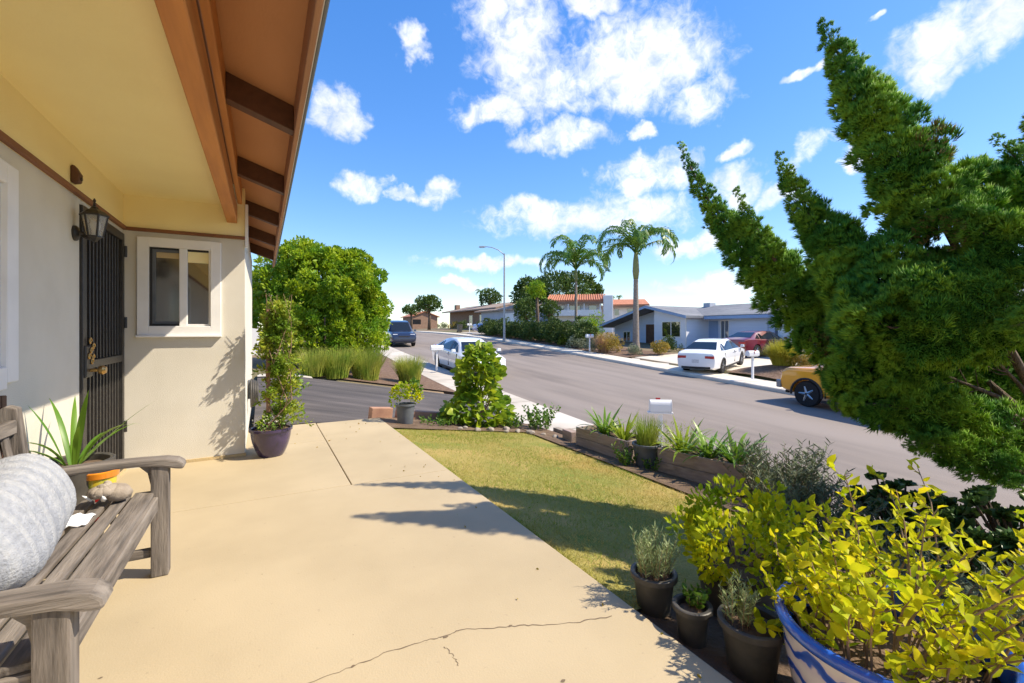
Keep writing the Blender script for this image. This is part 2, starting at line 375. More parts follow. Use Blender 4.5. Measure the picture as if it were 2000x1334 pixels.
def bases(D, roll=None):
    """rotation matrices (N,3,3) whose local Z is D, random roll"""
    D = D/np.linalg.norm(D, axis=1, keepdims=True); n = len(D)
    h = RNG.normal(size=(n, 3)) if roll is None else roll
    A = np.cross(h, D); l = np.linalg.norm(A, axis=1, keepdims=True); l[l < 1e-6] = 1; A /= l
    B = np.cross(D, A)
    return np.stack([A, B, D], axis=2)
def scatter(name, tmpl, P, D, Sc, mat, parent=None, roll=None, kind=None, local=False):
    """join many copies of a small template (local Z = growth direction) into one mesh"""
    tv, tf = tmpl; tv = np.array(tv, float); tf = np.array(tf, int)
    P = np.asarray(P, float); D = np.asarray(D, float); Sc = np.broadcast_to(np.asarray(Sc, float), (len(P),))
    Rm = bases(D, roll)
    V = np.einsum('nij,kj->nki', Rm, tv)*Sc[:, None, None]+P[:, None, :]
    F = tf[None]+(np.arange(len(P))*len(tv))[:, None, None]
    o = mesh_np(name, V.reshape(-1, 3), F.reshape(-1, tf.shape[1]), mat, parent, local)
    if kind: o['kind'] = kind
    return o
# leaf templates: local Z along the leaf, X across, Y = normal
T_LEAF = ([(0,0,0), (.24,.10,.35), (0,-.03,.45), (-.24,.10,.35), (.17,.02,.75), (0,-.2,1), (-.17,.02,.75)], [(0,1,2), (0,2,3), (1,4,2), (2,6,3), (4,5,2), (2,5,6)])
T_OVAL = ([(0,0,0), (.29,.12,.4), (.24,.06,.75), (0,-.10,1), (-.24,.06,.75), (-.29,.12,.4), (0,-.02,.5)], [(0,1,6), (1,2,6), (2,3,6), (3,4,6), (4,5,6), (5,0,6)])
T_DIA = ([(0,0,0), (.28,.06,.5), (0,0,1), (-.28,.06,.5)], [(0,1,2), (0,2,3)])
def tuft_t(n=9, spread=.9, w=.09, seed=1):
    r = np.random.default_rng(seed); V = []; F = []
    for i in range(n):
        d = np.array([r.normal()*spread, r.normal()*spread, 1.0]); d /= np.linalg.norm(d); l = r.uniform(.6, 1.1)
        a = np.cross(d, [.3, .8, .1]); a /= np.linalg.norm(a); b = np.cross(d, a); o = len(V)
        m = d*l*.5
        for k in range(3):
            t = k*2.094; V.append(m+(a*math.cos(t)+b*math.sin(t))*w)
        V.append(d*l); V.append(d*.02)
        for k in range(3): F.append((o+k, o+(k+1) % 3, o+3)); F.append((o+(k+1) % 3, o+k, o+4))
    return V, F
def unit(n):
    v = RNG.normal(size=(n, 3)); return v/np.linalg.norm(v, axis=1, keepdims=True)
def lobed(center, rad, nl, lobe, n, up=.0, flat=0):
    """points + outward directions on the skins of many lobes that together make a crown"""
    c = np.array(center, float); rad = np.array(rad, float)
    u = unit(nl*3); u = u[u[:, 2] > -.55][:nl]; 
    LC = c+u*rad*RNG.uniform(.62, .98, (len(u), 1)); LR = lobe*RNG.uniform(.6, 1.25, len(u))
    k = RNG.integers(0, len(u), n); d = unit(n)
    d = d*.75+u[k]*.5; d /= np.linalg.norm(d, axis=1, keepdims=True)
    P = LC[k]+d*(LR[k]*RNG.uniform(.65, 1.05, n))[:, None]
    D = d+RNG.normal(size=(n, 3))*.55; D[:, 2] += up
    return P, D
def core(name, center, rad, mat, parent, seed=0, k=.12):
    """leaves deep inside a crown, so that it is not hollow"""
    n = 1300; u = unit(n)*(RNG.uniform(0, 1, n)**.4)[:, None]*np.array(rad)
    return scatter(name, T_LEAF, u+np.array(center, float), unit(n), min(.2*min(rad), .22)*RNG.uniform(.6, 1.1, n), mat, parent)
def blades(n, base, rad, h, spread, w, droop=.35, seg=3, hv=.35):
    """a clump of arching blades: V,F arrays"""
    base = np.array(base, float)
    a = RNG.uniform(0, 2*np.pi, n); rr = rad*np.sqrt(RNG.uniform(0, 1, n))
    P0 = base+np.stack([rr*np.cos(a), rr*np.sin(a), np.zeros(n)], 1)
    a2 = a+RNG.normal(size=n)*.5; lean = spread*RNG.uniform(.1, 1, n); H = h*(1-hv*RNG.uniform(0, 1, n))
    out = np.stack([np.cos(a2), np.sin(a2), np.zeros(n)], 1)
    side = np.stack([-np.sin(a2+RNG.normal(size=n)), np.cos(a2), np.zeros(n)], 1)
    V = []; 
    for i in range(seg+1):
        t = i/seg
        c = P0+out*(lean*(t**1.6)*h)[:, None]+np.array([0, 0, 1])*(H*(t-droop*lean*t**3))[:, None]
        wd = w*(1-t)**.7*.5 if i < seg else w*.04
        V.append(c-side*wd); V.append(c+side*wd)
    V = np.stack(V, 1); k = 2*(seg+1); F = []
    for i in range(seg): F.append((2*i, 2*i+1, 2*i+3, 2*i+2))
    F = np.array(F)[None]+(np.arange(n)*k)[:, None, None]
    return V.reshape(-1, 3), F.reshape(-1, 4)
def leaf_parts(parent, meshes, P, D, Sc, name='leaf', limit=300, roll=None):
    """each leaf an object of its own (shared mesh data), nearest ones first; the rest joined as stuff"""
    P = np.asarray(P); D = np.asarray(D); order = np.argsort(np.linalg.norm(P-np.array([0, 0, CAMH]), axis=1))
    Rm = bases(D, roll); base = np.array(chain_loc(parent))
    for j in order[:limit]:
        o = bpy.data.objects.new(name, meshes[j % len(meshes)]); COL.objects.link(o); o.parent = parent
        m4 = Matrix(Rm[j].tolist()).to_4x4()
        o.matrix_local = Matrix.Translation(Vector(P[j]-base)) @ m4 @ Matrix.Scale(float(Sc[j]), 4)
    return order[limit:]
def nice_leaf(name, mat, w=.3, arch=.25, fold=.12, seed=0):
    """a smooth oval leaf with midrib fold and arch"""
    r = random.Random(seed); V = []; F = []; n = 6
    for i in range(n+1):
        t = i/n; wd = w*math.sin(math.pi*min(.995, .04+.93*t)**.85)*(1+.1*r.uniform(-1, 1)) if i < n else .012
        y = -arch*t*t+.05*math.sin(6*t+seed); V += [(-wd, y+fold*wd*2, t), (0, y, t), (wd, y+fold*wd*2+.03*r.uniform(-1, 1), t)]
        if i: a = 3*i; F += [(a-3, a-2, a+1, a), (a-2, a-1, a+2, a+1)]
    me = bpy.data.meshes.new(name); me.from_pydata(V, [], F); me.update(); me.materials.append(M[mat]); me.shade_smooth(); return me
def tmpl_mesh(name, tm, mat):
    me = bpy.data.meshes.new(name); me.from_pydata([tuple(v) for v in tm[0]], [], [tuple(f) for f in tm[1]]); me.update(); me.shade_smooth()
    me.materials.append(M[mat]); return me

# ================================================================== THE LAND
def itp(tab):
    xs = np.array([a for a, b in tab], float); ys = np.array([b for a, b in tab], float)
    gx = np.linspace(xs[0], xs[-1], 800); gy = np.interp(gx, xs, ys)
    k = 25; pad = np.pad(gy, k, mode='reflect', reflect_type='odd'); gy = np.convolve(pad, np.ones(2*k+1)/(2*k+1), 'valid')
    return lambda y: np.interp(y, gx, gy)
Xn = itp([(-80,5.6),(0,6.5),(15,6.65),(28,7.4),(45,8.6),(60,9.4),(90,9.6),(260,9.6)])
Xf = itp([(-80,13.0),(0,15.3),(10,15.9),(20,17.1),(35,18.8),(60,20.2),(90,20.4),(260,20.4)])
Zr = itp([(-80,-4.6),(0,-1.36),(35,.22),(45,.6),(60,.95),(85,1.15),(260,1.2)])
SW = 1.45
def sm(t): t = np.clip(t, 0, 1); return t*t*(3-2*t)
def H(x, y):
    """height of the land (top of soil), arrays or scalars"""
    x = np.asarray(x, float); y = np.asarray(y, float)
    zr = Zr(y); xn = Xn(y); xf = Xf(y); zs = zr+.14
    pad = np.where(y > 7, .03*np.minimum(y-7, 40), 0.)
    lawn = np.where(x < 4.05, -.03-.135*np.clip(x-1.5, 0, 2.55), -.375+(zs+.375)*sm((x-4.05)/(xn-SW-4.05)))
    drive = pad+(zs-pad)*np.clip((x-.6)/(xn-SW-.6), 0, 1)
    b = sm((y-6.9)/.7)
    near = lawn*(1-b)+drive*b
    near = np.where(x < .6, np.minimum(pad, near)*0+pad-.02, near)
    r = x-xf-SW
    far = zs+np.clip(r*.03, 0, .45)+.42*np.exp(-((x-19.6)**2+(y-11.4)**2)/2.6)
    z = np.where(x < xn-SW, near, np.where(x > xf+SW, far, zr-.05))
    return z
def Hs(x, y): return float(H(x, y))
def sheet(name, mat, u, v, fx, fz, kind='structure', parent=None):
    U, Vv = np.meshgrid(u, v, indexing='ij'); X, Y = fx(U, Vv); Z = fz(X, Y)
    P = np.stack([X, Y, Z], -1).reshape(-1, 3); a, b = U.shape
    i = np.arange(a*b).reshape(a, b)
    F = np.stack([i[:-1, :-1], i[1:, :-1], i[1:, 1:], i[:-1, 1:]], -1).reshape(-1, 4)
    o = mesh_np(name, P, F, mat, parent, smooth=True)
    if kind: o['kind'] = kind
    return o
# ground sheet to the horizon
gx = np.unique(np.concatenate([np.linspace(-1500, -60, 10), np.linspace(-60, -4, 15), np.linspace(-4, 30, 137), np.linspace(30, 80, 40), np.linspace(80, 1800, 12)]))
gy = np.unique(np.concatenate([np.linspace(-1200, -30, 10), np.linspace(-30, -6, 13), np.linspace(-6, 30, 109), np.linspace(30, 100, 50), np.linspace(100, 2200, 14)]))
def ground_z(x, y):
    z = H(x, y); xn = Xn(y); xf = Xf(y)
    z = np.where((x > xn-SW-.35) & (x < xf+SW+.3), Zr(y)-.22, z)       # under road and pavements
    z = np.where((x < 1.75) & (x > -4) & (y < 13) & (y > -6.1), -.2, z)          # under patio / house / driveway
    z = np.where((x >= 1.5) & (x < 5.6) & (y > -6.1) & (y < 13), z-.12, z)
    return z
g = sheet('ground', 'ground', gx, gy, lambda u, v: (u, v), ground_z)
# road
ry = np.concatenate([np.linspace(-80, -8, 20), np.linspace(-7, 60, 110), np.linspace(61, 250, 40)])
sheet('road', 'asphalt', np.linspace(0, 1, 9), ry, lambda u, v: (Xn(v)+.0+(Xf(v)-Xn(v))*u, v), lambda x, y: Zr(y)+.05*np.sin(np.pi*np.clip((x-Xn(y))/(Xf(y)-Xn(y)), 0, 1)))
def pavement(name, xin, xout, mat):
    """slab strip with a kerb face down to the road; xin = road edge, xout = yard edge"""
    V = []; F = []
    for j, y in enumerate(ry):
        z = float(Zr(y)); a = float(xin(y)); b = float(xout(y)); s_ = 1 if b > a else -1
        for x, zz in ((a-.01*s_, z-.06), (a, z+.115), (a+.03*s_, z+.14), (a+.17*s_, z+.143), (b, z+.15), (b+.01*s_, z-.1)): V.append((x, y, zz))
    n = 6
    for j in range(len(ry)-1):
        for i in range(n-1): F.append((j*n+i, j*n+i+1, (j+1)*n+i+1, (j+1)*n+i))
    o = mesh_np(name, V, F, mat); o['kind'] = 'structure'
    bm = bmesh.new(); bm.from_mesh(o.data); bmesh.ops.recalc_face_normals(bm, faces=bm.faces); bm.to_mesh(o.data); bm.free()
    # saw-cut joints between the bays
    jm = MB()
    for y in np.arange(-4, 45, 1.5):
        a, b = float(xin(y)), float(xout(y)); z = float(Zr(y))
        jm.add([(a, y, z+.1455), (b, y, z+.1535), (b, y+.018, z+.1535), (a, y+.018, z+.1455)], [(0, 1, 2, 3)])
    jm.build('pavement_joint', 'joint', o)
    return o
pavement('near_pavement', Xn, lambda y: Xn(y)-SW, 'concrete')
pavement('far_pavement', Xf, lambda y: Xf(y)+SW, 'concrete_pale')
# driveways
dw = sheet('driveway', 'drive_asphalt', np.linspace(0, 1, 16), np.linspace(6.86, 12.3, 14), lambda u, v: (-.1+(Xn(v)-SW+.1+.02)*u, v), lambda x, y: np.where(x < .6, .03*np.clip(y-7, 0, 9)-.01, H(x, np.maximum(y, 7.62)))+.012)
sheet('driveway_apron', 'concrete', np.linspace(0, 1, 5), np.linspace(12.3, 12.95, 3), lambda u, v: (-.1+1.2*u, v), lambda x, y: np.where(x < .6, .17, H(x, y))+.016)
sheet('far_driveway', 'concrete_pale', np.linspace(0, 1, 16), np.linspace(13.1, 19.9, 14), lambda u, v: (Xf(v)+SW-.02+(28.4-Xf(v)-SW)*u, v), lambda x, y: H(x, y)+.012)
sheet('far_driveway', 'concrete', np.linspace(0, 1, 12), np.linspace(9.6, 13.2, 8), lambda u, v: (21.5+6.5*u, v), lambda x, y: H(x, y)+.014)
sheet('far_driveway', 'concrete', np.linspace(0, 1, 12), np.linspace(48, 54, 8), lambda u, v: (Xf(v)+SW-.02+(32-Xf(v)-SW)*u, v), lambda x, y: H(x, y)+.02)
# dark mulch beds across the street
sheet('mulch_bed', 'mulch', np.linspace(0, 1, 30), np.linspace(8.0, 13.05, 24), lambda u, v: (Xf(v)+SW+.05+3.9*u, v), lambda x, y: H(x, y)+.03)
sheet('mulch_bed', 'mulch', np.linspace(0, 1, 14), np.linspace(20.0, 44, 50), lambda u, v: (Xf(v)+SW+.05+3.6*u, v), lambda x, y: H(x, y)+.03)
sheet('mulch_bed', 'mulch', np.linspace(0, 1, 14), np.linspace(12.9, 24, 30), lambda u, v: (.4+(Xn(v)-SW-.45)*u, v), lambda x, y: H(x, y)+.02)
# planting soil between lawn and pavement, and behind the pots
sheet('garden_soil', 'soil', np.linspace(0, 1, 26), np.linspace(-6, 7.4, 50), lambda u, v: (3.6+(Xn(v)-SW-3.55)*u, v), lambda x, y: H(x, y)+.02)
sheet('garden_soil', 'soil', np.linspace(1.5, 3.65, 12), np.linspace(-6, 1.75, 24), lambda u, v: (u, v), lambda x, y: H(x, y)-.02)
sheet('garden_soil', 'soil', np.linspace(1.5, 3.65, 12), np.linspace(6.05, 7.5, 10), lambda u, v: (u, v), lambda x, y: H(x, y)+.02)
# lawn: turf soil + blades
lw = sheet('lawn', 'lawn_soil', np.linspace(1.5, 4.0, 26), np.linspace(1.6, 6.25, 40), lambda u, v: (u, v), lambda x, y: H(x, y))
n = 95000
bx_ = np.where(RNG.uniform(0, 1, n) < .06, RNG.uniform(1.485, 1.56, n), RNG.uniform(1.5, 3.95, n)); by_ = RNG.uniform(1.6, 6.2, n)
keep = RNG.uniform(0, 1, n) < .55+.45*np.sin(bx_*2.1+1.3*np.sin(by_*1.7))*np.cos(by_*2.3+bx_)
bx_ = bx_[keep]; by_ = by_[keep]; n = len(bx_)
bz_ = H(bx_, by_); P0 = np.stack([bx_, by_, bz_-.003], 1); a = RNG.uniform(0, 6.283, n)
hh = RNG.uniform(.012, .04, n)[:, None]; si = np.stack([np.cos(a), np.sin(a), 0*a], 1)*.0022
tp = P0+np.stack([RNG.normal(size=n)*.8, RNG.normal(size=n)*.8, np.ones(n)*.85], 1)*hh
V = np.stack([P0-si, P0+si, tp], 1).reshape(-1, 3)
gr = mesh_np('grass', V, np.arange(3*n).reshape(n, 3), 'lawn'); tag(gr, 'dry yellow and green lawn grass beside the patio', 'grass', kind='stuff')

# ------------------------------------------------------------------ patio
pt = bpy.data.objects.new('patio', None); COL.objects.link(pt); pt['kind'] = 'structure'
def slab(x0, x1, y0, y1, x1b=None):
    mb = MB(); mb.prism([(x0, y0, -.12), (x1, y0, -.12), (x1b or x1, y1, -.12), (x0, y1, -.12)], (0, 0, .12))
    mb.build('slab', 'patio', pt, bevel=.006, seg=2)
slab(-1.6, 1.5, -6, 3.95); slab(-1.6, .646, 3.956, 5.70); slab(.654, 1.5, 3.956, 6.78)
slab(-.17, .646, 5.706, 6.82)
MB().span((-1.6, -6, -.2), (1.46, 6.76, -.1205)).build('slab_bed', 'joint', pt)
MB().span((.56, 3.9, -.119), (.74, 6.74, -.012)).build('joint_filler', 'joint', pt)
def crack(pts, w=.0035):
    V = []; F = []
    P = [Vector(p) for p in pts]; fine = []
    for a, b in zip(P, P[1:]):
        for k in range(7): fine.append(a.lerp(b, k/7)+Vector((random.uniform(-1, 1), random.uniform(-1, 1), 0))*.006)
    fine.append(P[-1])
    for i, p in enumerate(fine):
        d = (fine[min(i+1, len(fine)-1)]-fine[max(i-1, 0)]).normalized(); s_ = Vector((-d.y, d.x, 0))*w*random.uniform(.3, .9)
        V += [p-s_, p+s_]
        if i: F.append((2*i-2, 2*i-1, 2*i+1, 2*i))
    mesh_np('crack', [(v[0], v[1], .0012) for v in V], F, 'joint', pt)
def gp(px, py, z=0.):
    d = FPX*(CAMH-z)/(py-645); p = W(px, py, d); return (p.x, p.y, z)
crack([gp(600, 1334), gp(690, 1302), gp(760, 1272), gp(830, 1252), gp(868, 1243), gp(900, 1231), gp(990, 1224), gp(1050, 1221), gp(1120, 1217), gp(1195, 1203)])
crack([gp(868, 1262), gp(885, 1282), gp(896, 1300)], .002)
def chip(px, py, r):
    c = Vector(gp(px, py)); P = [(c.x+r*random.uniform(.5, 1.2)*math.cos(t), c.y+r*.7*random.uniform(.5, 1.2)*math.sin(t), .0016) for t in np.linspace(0, 6.2, 9)[:-1]]
    mesh_np('chip', P, [tuple(range(8))], 'joint', pt)
chip(870, 1244, .013); chip(996, 1223, .011); chip(690, 1301, .008); chip(196, 1325, .008); chip(1100, 1330, .01); chip(512, 1122, .004); chip(690, 1240, .003)

# ================================================================== OUR HOUSE
house = thing('house', 'cream stucco house with brown eaves and porch, at left', 'house', (-1.12, 5.38, 0))
XW = -1.12; YB = 5.38; XC = -.156; ZT = 2.20; ZC = 2.53
def hb(name, mat, *spans, bevel=0, parent=None, **k):
    mb = MB()
    for a, b in spans: mb.span(a, b)
    return mb.build(name, mat, parent or house, bevel=bevel, **k)
# main wall, lower and upper band (opening left for the big window and for the door)
hb('wall', 'stucco_low', ((XW-.2, 3.14, 0), (XW, 4.24, ZT)), ((XW-.2, -6, 0), (XW, 3.14, 1.02)), ((XW-.2, -6, 2.1), (XW, 1.3, ZT)), ((XW-.2, -6, 1.02), (XW, 1.3, 2.1)), ((XW-.2, 1.3, 2.1), (XW, 3.14, ZT)))
hb('wall', 'stucco_up', ((XW-.2, -6, ZT), (XW+.001, YB, ZC+.1)))
hb('wall', 'stucco_low', ((XW-.2, 4.24, 2.165), (XW-.001, YB+.1, ZT)))
# window wing: front (towards us) with a hole for the window
wx0, wx1, wz0, wz1 = -.93, -.43, 1.32, 2.07
hb('wall', 'stucco_low', ((XW, YB, 0), (wx0, YB+.16, ZT)), ((wx1, YB, 0), (XC, YB+.16, ZT)), ((wx0, YB, 0), (wx1, YB+.16, wz0)), ((wx0, YB, wz1), (wx1, YB+.16, ZT)))
hb('wall', 'stucco_up', ((XW, YB, ZT), (XC-.0, YB+.16, ZC+.25)))
hb('wall', 'stucco_low', ((XC-.2, YB+.16, 0), (XC-.002, 9.3, 2.5)))
hb('wall', 'stucco_low', ((-6, 9.1, 0), (XC-.2, 9.3, 3.2)))
hb('wall', 'stucco_low', ((-6, -6.2, 0), (XW, -6, 3.2)))
hb('wall_foot', 'stucco_base', ((XW+.3, YB-.018, .001), (XC+.012, YB+.05, .028)))
hb('porch_ceiling', 'stucco_up', ((XW-.1, -6, ZC), (-.315, YB+.05, ZC+.04)))
# brown picture rail
hb('rail', 'rail_brown', ((XW, -6, ZT), (XW+.03, YB-.002, ZT+.036)), bevel=.004)
hb('rail', 'rail_brown', ((XW+.031, YB-.028, ZT), (XC+.004, YB-.001, ZT+.032)), bevel=.004)
# beams
hb('beam', 'brown_wood', ((-.312, -6, 2.36), (-.222, YB-.003, 2.545)), bevel=.006)
hb('beam', 'brown_wood', ((-.2195, -6, 2.56), (-.18, 9.3, 2.78)), bevel=.004)
hb('beam_end', 'white_trim', ((XC+.004, YB-.02, 2.13), (XC+.03, YB+.05, 2.56)))
# sloping roof with rafters
sl = .333
def rz(x, base): return base-sl*(x+.18)
rf = MB().prism([(-.18, -6, rz(-.18, 2.73)), (.165, -6, rz(.165, 2.73)), (.165, -6, rz(.165, 2.745)), (-6, -6, rz(-6, 2.745)), (-6, -6, rz(-6, 2.73)-.01)], (0, 15.4, 0)).build('roof', 'soffit', house)
MB().prism([(.215, -6, rz(.215, 2.752)), (.215, -6, rz(.215, 2.772)), (-6, -6, rz(-6, 2.79)), (-6, -6, rz(-6, 2.752))], (0, 15.4, 0)).build('shingles', 'roof_grey', rf)
for y in (-4.1, -2.68, -1.26, .16, 1.58, 3.0, 4.4, 5.82, 7.24, 8.66):
    MB().prism([(-.1795, y, rz(-.1795, 2.58)), (.1645, y, rz(.1645, 2.58)), (.1645, y, rz(.1645, 2.7295)), (-.1795, y, rz(-.1795, 2.7295))], (0, .085, 0)).build('rafter', 'brown_dark', house, bevel=.003)
hb('fascia', 'fascia', ((.165, -6, 2.43), (.19, 9.4, 2.622)), bevel=.003)
hb('drip_edge', 'white_trim', ((.1905, -6, 2.45), (.196, 9.4, 2.62)))
hb('gutter', 'gutter', ((.1962, -6, 2.46), (.214, 9.4, 2.606)), bevel=.005)
# slider window in the wing wall
win = MB()
ox0, ox1, oz0, oz1 = -1.018, -.359, 1.235, 2.15
for a, b in (((ox0, 0, oz0), (ox0+.085, 0, oz1)), ((ox1-.085, 0, oz0), (ox1, 0, oz1)), ((ox0+.085, 0, oz0), (ox1-.085, 0, oz0+.085)), ((ox0+.085, 0, oz1-.085), (ox1-.085, 0, oz1))):
    win.span((a[0], YB-.026, a[2]), (b[0], YB+.02, b[2]))
win = win.build('window', 'white_trim', house, bevel=.004)
hb('sill', 'white_trim', ((ox0-.005, YB-.05, oz0-.022), (ox1+.005, YB+.0, oz0-.001)), parent=win, bevel=.004)
fr = MB(); y0, y1 = YB+.012, YB+.05
for a, b in (((wx0, wz0), (wx0+.022, wz1)), ((wx1-.022, wz0), (wx1, wz1)), ((wx0+.022, wz0), (wx1-.022, wz0+.022)), ((wx0+.022, wz1-.022), (wx1-.022, wz1))):
    fr.span((a[0], y0, a[1]), (b[0], y1, b[1]))
fr.build('frame', 'trim_black', win)
xm = (wx0+wx1)/2+.012
hb('mullion', 'white_trim', ((xm-.032, YB-.006, wz0+.001), (xm+.032, y1+.004, wz1-.001)), parent=win, bevel=.004)
hb('sash', 'white_trim', ((wx1-.034, YB+.004, wz0+.002), (wx1-.012, y1+.004, wz1-.002)), ((xm+.032, YB+.004, wz0+.002), (wx1-.034, y1+.004, wz0+.02)), parent=win)
hb('sash', 'plastic_grey', ((wx0+.022, YB+.02, wz0+.022), (wx0+.045, y1-.004, wz1-.022)), ((wx0+.045, YB+.02, wz0+.022), (xm-.032, y1-.004, wz0+.045)), ((wx0+.045, YB+.02, wz1-.045), (xm-.032, y1-.004, wz1-.022)), parent=win)
hb('pane', 'pane_screen', ((wx0+.02, YB+.034, wz0+.02), (xm-.03, YB+.038, wz1-.02)), parent=win)
hb('pane', 'pane', ((xm+.03, YB+.030, wz0+.018), (wx1-.03, YB+.034, wz1-.02)), parent=win)
hb('blind', 'stucco_up', ((xm+.034, YB+.0265, wz1-.13), (wx1-.036, YB+.0295, wz1-.024)), parent=win)
hb('blind', 'stucco_base', ((wx0+.05, YB+.0305, wz1-.10), (xm-.034, YB+.0335, wz1-.047)), parent=win)
# big window at the left edge
bw = MB()
for a, b in (((3.14, 1.02), (3.26, 2.10)), ((1.2, 1.02), (1.32, 2.10)), ((1.32, .99), (3.14, 1.10)), ((1.32, 2.0), (3.14, 2.1))):
    bw.span((XW-.02, a[0], a[1]), (XW+.028, b[0], b[1]))
bw = bw.build('window', 'white_trim', house, bevel=.005)
hb('frame', 'white_paint', ((XW-.04, 3.08, 1.10), (XW+.004, 3.139, 2.0)), ((XW-.04, 1.321, 1.10), (XW+.004, 1.38, 2.0)), ((XW-.04, 2.2, 1.10), (XW+.002, 2.26, 2.0)), parent=bw)
hb('pane', 'pane', ((XW-.03, 1.37, 1.10), (XW-.024, 2.2, 2.0)), ((XW-.03, 2.26, 1.10), (XW-.024, 3.08, 2.0)), parent=bw)
# security door
door = MB()
for a, b in (((4.245, .02), (4.315, 2.16)), ((5.275, .02), (5.345, 2.16)), ((4.315, 2.09), (5.275, 2.16)), ((4.315, .02), (5.275, .12)), ((4.315, 1.0), (5.275, 1.06))):
    door.span((XW-.03, a[0], a[1]), (XW+.018, b[0], b[1]))
door = door.build('security_door', 'black_iron', house, bevel=.004)
for i in range(11):
    y = 4.375+i*.083
    MB().span((XW-.022, y-.011, .121), (XW+.004, y+.011, .999)).span((XW-.022, y-.011, 1.061), (XW+.004, y+.011, 2.089)).build('bar', 'black_iron', door, bevel=.003)
hb('mesh_screen', 'door_wood', ((XW-.06, 4.25, .02), (XW-.05, 5.345, 2.16)), parent=door)
hb('wall', 'door_wood', ((XW-.2, 4.24, 0), (XW-.11, 5.38, 2.165)))
hb('lock_box', 'black_iron', ((XW-.03, 4.27, .94), (XW+.03, 4.42, 1.17)), parent=door, bevel=.008)
hb('threshold', 'stucco_base', ((XW-.1, 4.24, .001), (XW+.03, 5.35, .022)))
for z in (.35, 1.3, 1.95): MB().lathe([(.014, z), (.014, z+.1)], (XW+.022, 5.352, 0), 10).build('hinge', 'black_iron', door)
hd = MB(); hd.lathe([(.012, 0), (.012, .04), (.03, .05), (.034, .07), (.022, .088)], (XW+.03, 4.36, .99), 14, axis=(1, 0, 0)); hd.build('knob', 'brass', door, smooth=True, sharp=40)
for k, (dy, dz) in enumerate(((.0, .13), (.045, .08), (-.04, .09), (.05, .16), (-.02, .2), (.02, .05))):
    P = [Vector((XW+.034, 4.36+dy+.028*math.cos(t)*(1-t/9), 1.0+dz+.028*math.sin(t)*(1-t/9))) for t in np.linspace(0, 6.5, 12)]
    MB().tube(P, .006, 6).build('scroll', 'brass', door, smooth=True)
# things fixed to the porch wall
ln = thing('wall_lantern', 'black carriage lantern with glass panes on the porch wall beside the door', 'lantern', (XW, 4.14, 1.94))
MB().lathe([(.052, 0), (.052, .012), (.042, .022), (.018, .03), (.015, .05)], (XW, 4.14, 1.94), 20, axis=(1, 0, 0)).build('back_plate', 'black_iron', ln, smooth=True, sharp=40)
MB().tube([(XW+.03, 4.14, 1.94), (XW+.06, 4.14, 1.915), (XW+.1, 4.14, 1.905), (XW+.105, 4.14, 1.93)], .012, 8).build('arm', 'black_iron', ln, smooth=True)
lx, ly = XW+.105, 4.14
MB().lathe([(.01, 1.89), (.035, 1.915), (.048, 1.922), (.048, 1.93)], (lx, ly, 0), 6).build('base', 'black_iron', ln)
MB().lathe([(.08, 2.065), (.083, 2.073), (.055, 2.10), (.024, 2.118), (.018, 2.13), (.01, 2.135), (.006, 2.165), (.01, 2.172), (.003, 2.19)], (lx, ly, 0), 6).build('cap', 'black_iron', ln)
for k in range(6):
    a, b = k*math.pi/3, (k+1)*math.pi/3
    p0 = Vector((lx+.046*math.cos(a), ly+.046*math.sin(a), 1.93)); p1 = Vector((lx+.071*math.cos(a), ly+.071*math.sin(a), 2.068))
    MB().tube([p0, p1], .0065, 5).build('rib', 'black_iron', ln)
    q0 = Vector((lx+.046*math.cos(b), ly+.046*math.sin(b), 1.93)); q1 = Vector((lx+.071*math.cos(b), ly+.071*math.sin(b), 2.068))
    mesh_np('pane', [p0.lerp(q0, .08), p0.lerp(q0, .92), p1.lerp(q1, .92), p1.lerp(q1, .08)], [(0, 1, 2, 3)], 'lantern_glass', ln)
MB().lathe([(.01, 1.93), (.01, 1.97), (.018, 1.985), (.021, 2.01), (.011, 2.035)], (lx, ly, 0), 10).build('bulb', 'white_paint', ln, smooth=True)
hk = thing('wall_sensor', 'small dark wedge-shaped sensor on the upper porch wall above the lantern', 'sensor', (XW, 4.1, 2.27))
MB().prism([(XW+.002, 4.06, 2.265), (XW+.045, 4.06, 2.275), (XW+.05, 4.06, 2.33), (XW+.02, 4.06, 2.385), (XW+.002, 4.06, 2.38)], (0, .07, 0)).build('housing', 'dark_brown', hk, bevel=.006)
MB().lathe([(.014, 0), (.012, .008)], (XW+.047, 4.095, 2.30), 10, axis=(1, 0, 0)).build('lens', 'black_iron', hk)
hr = thing('hose_reel', 'dark coiled garden hose hung low on the side wall past the corner', 'hose', (XC, 6.5, .3))
for k in range(4):
    MB().tube([(XC+.04+.022*k, 6.5+(.17-.012*k)*math.cos(t), .5+(.17-.012*k)*math.sin(t)) for t in np.linspace(0, 6.283, 22)], .012, 6, cap=False).build('hose_loop', 'plastic_black', hr, smooth=True)
MB().span((XC+.001, 6.42, .44), (XC+.03, 6.58, .66)).build('bracket', 'plastic_grey', hr)

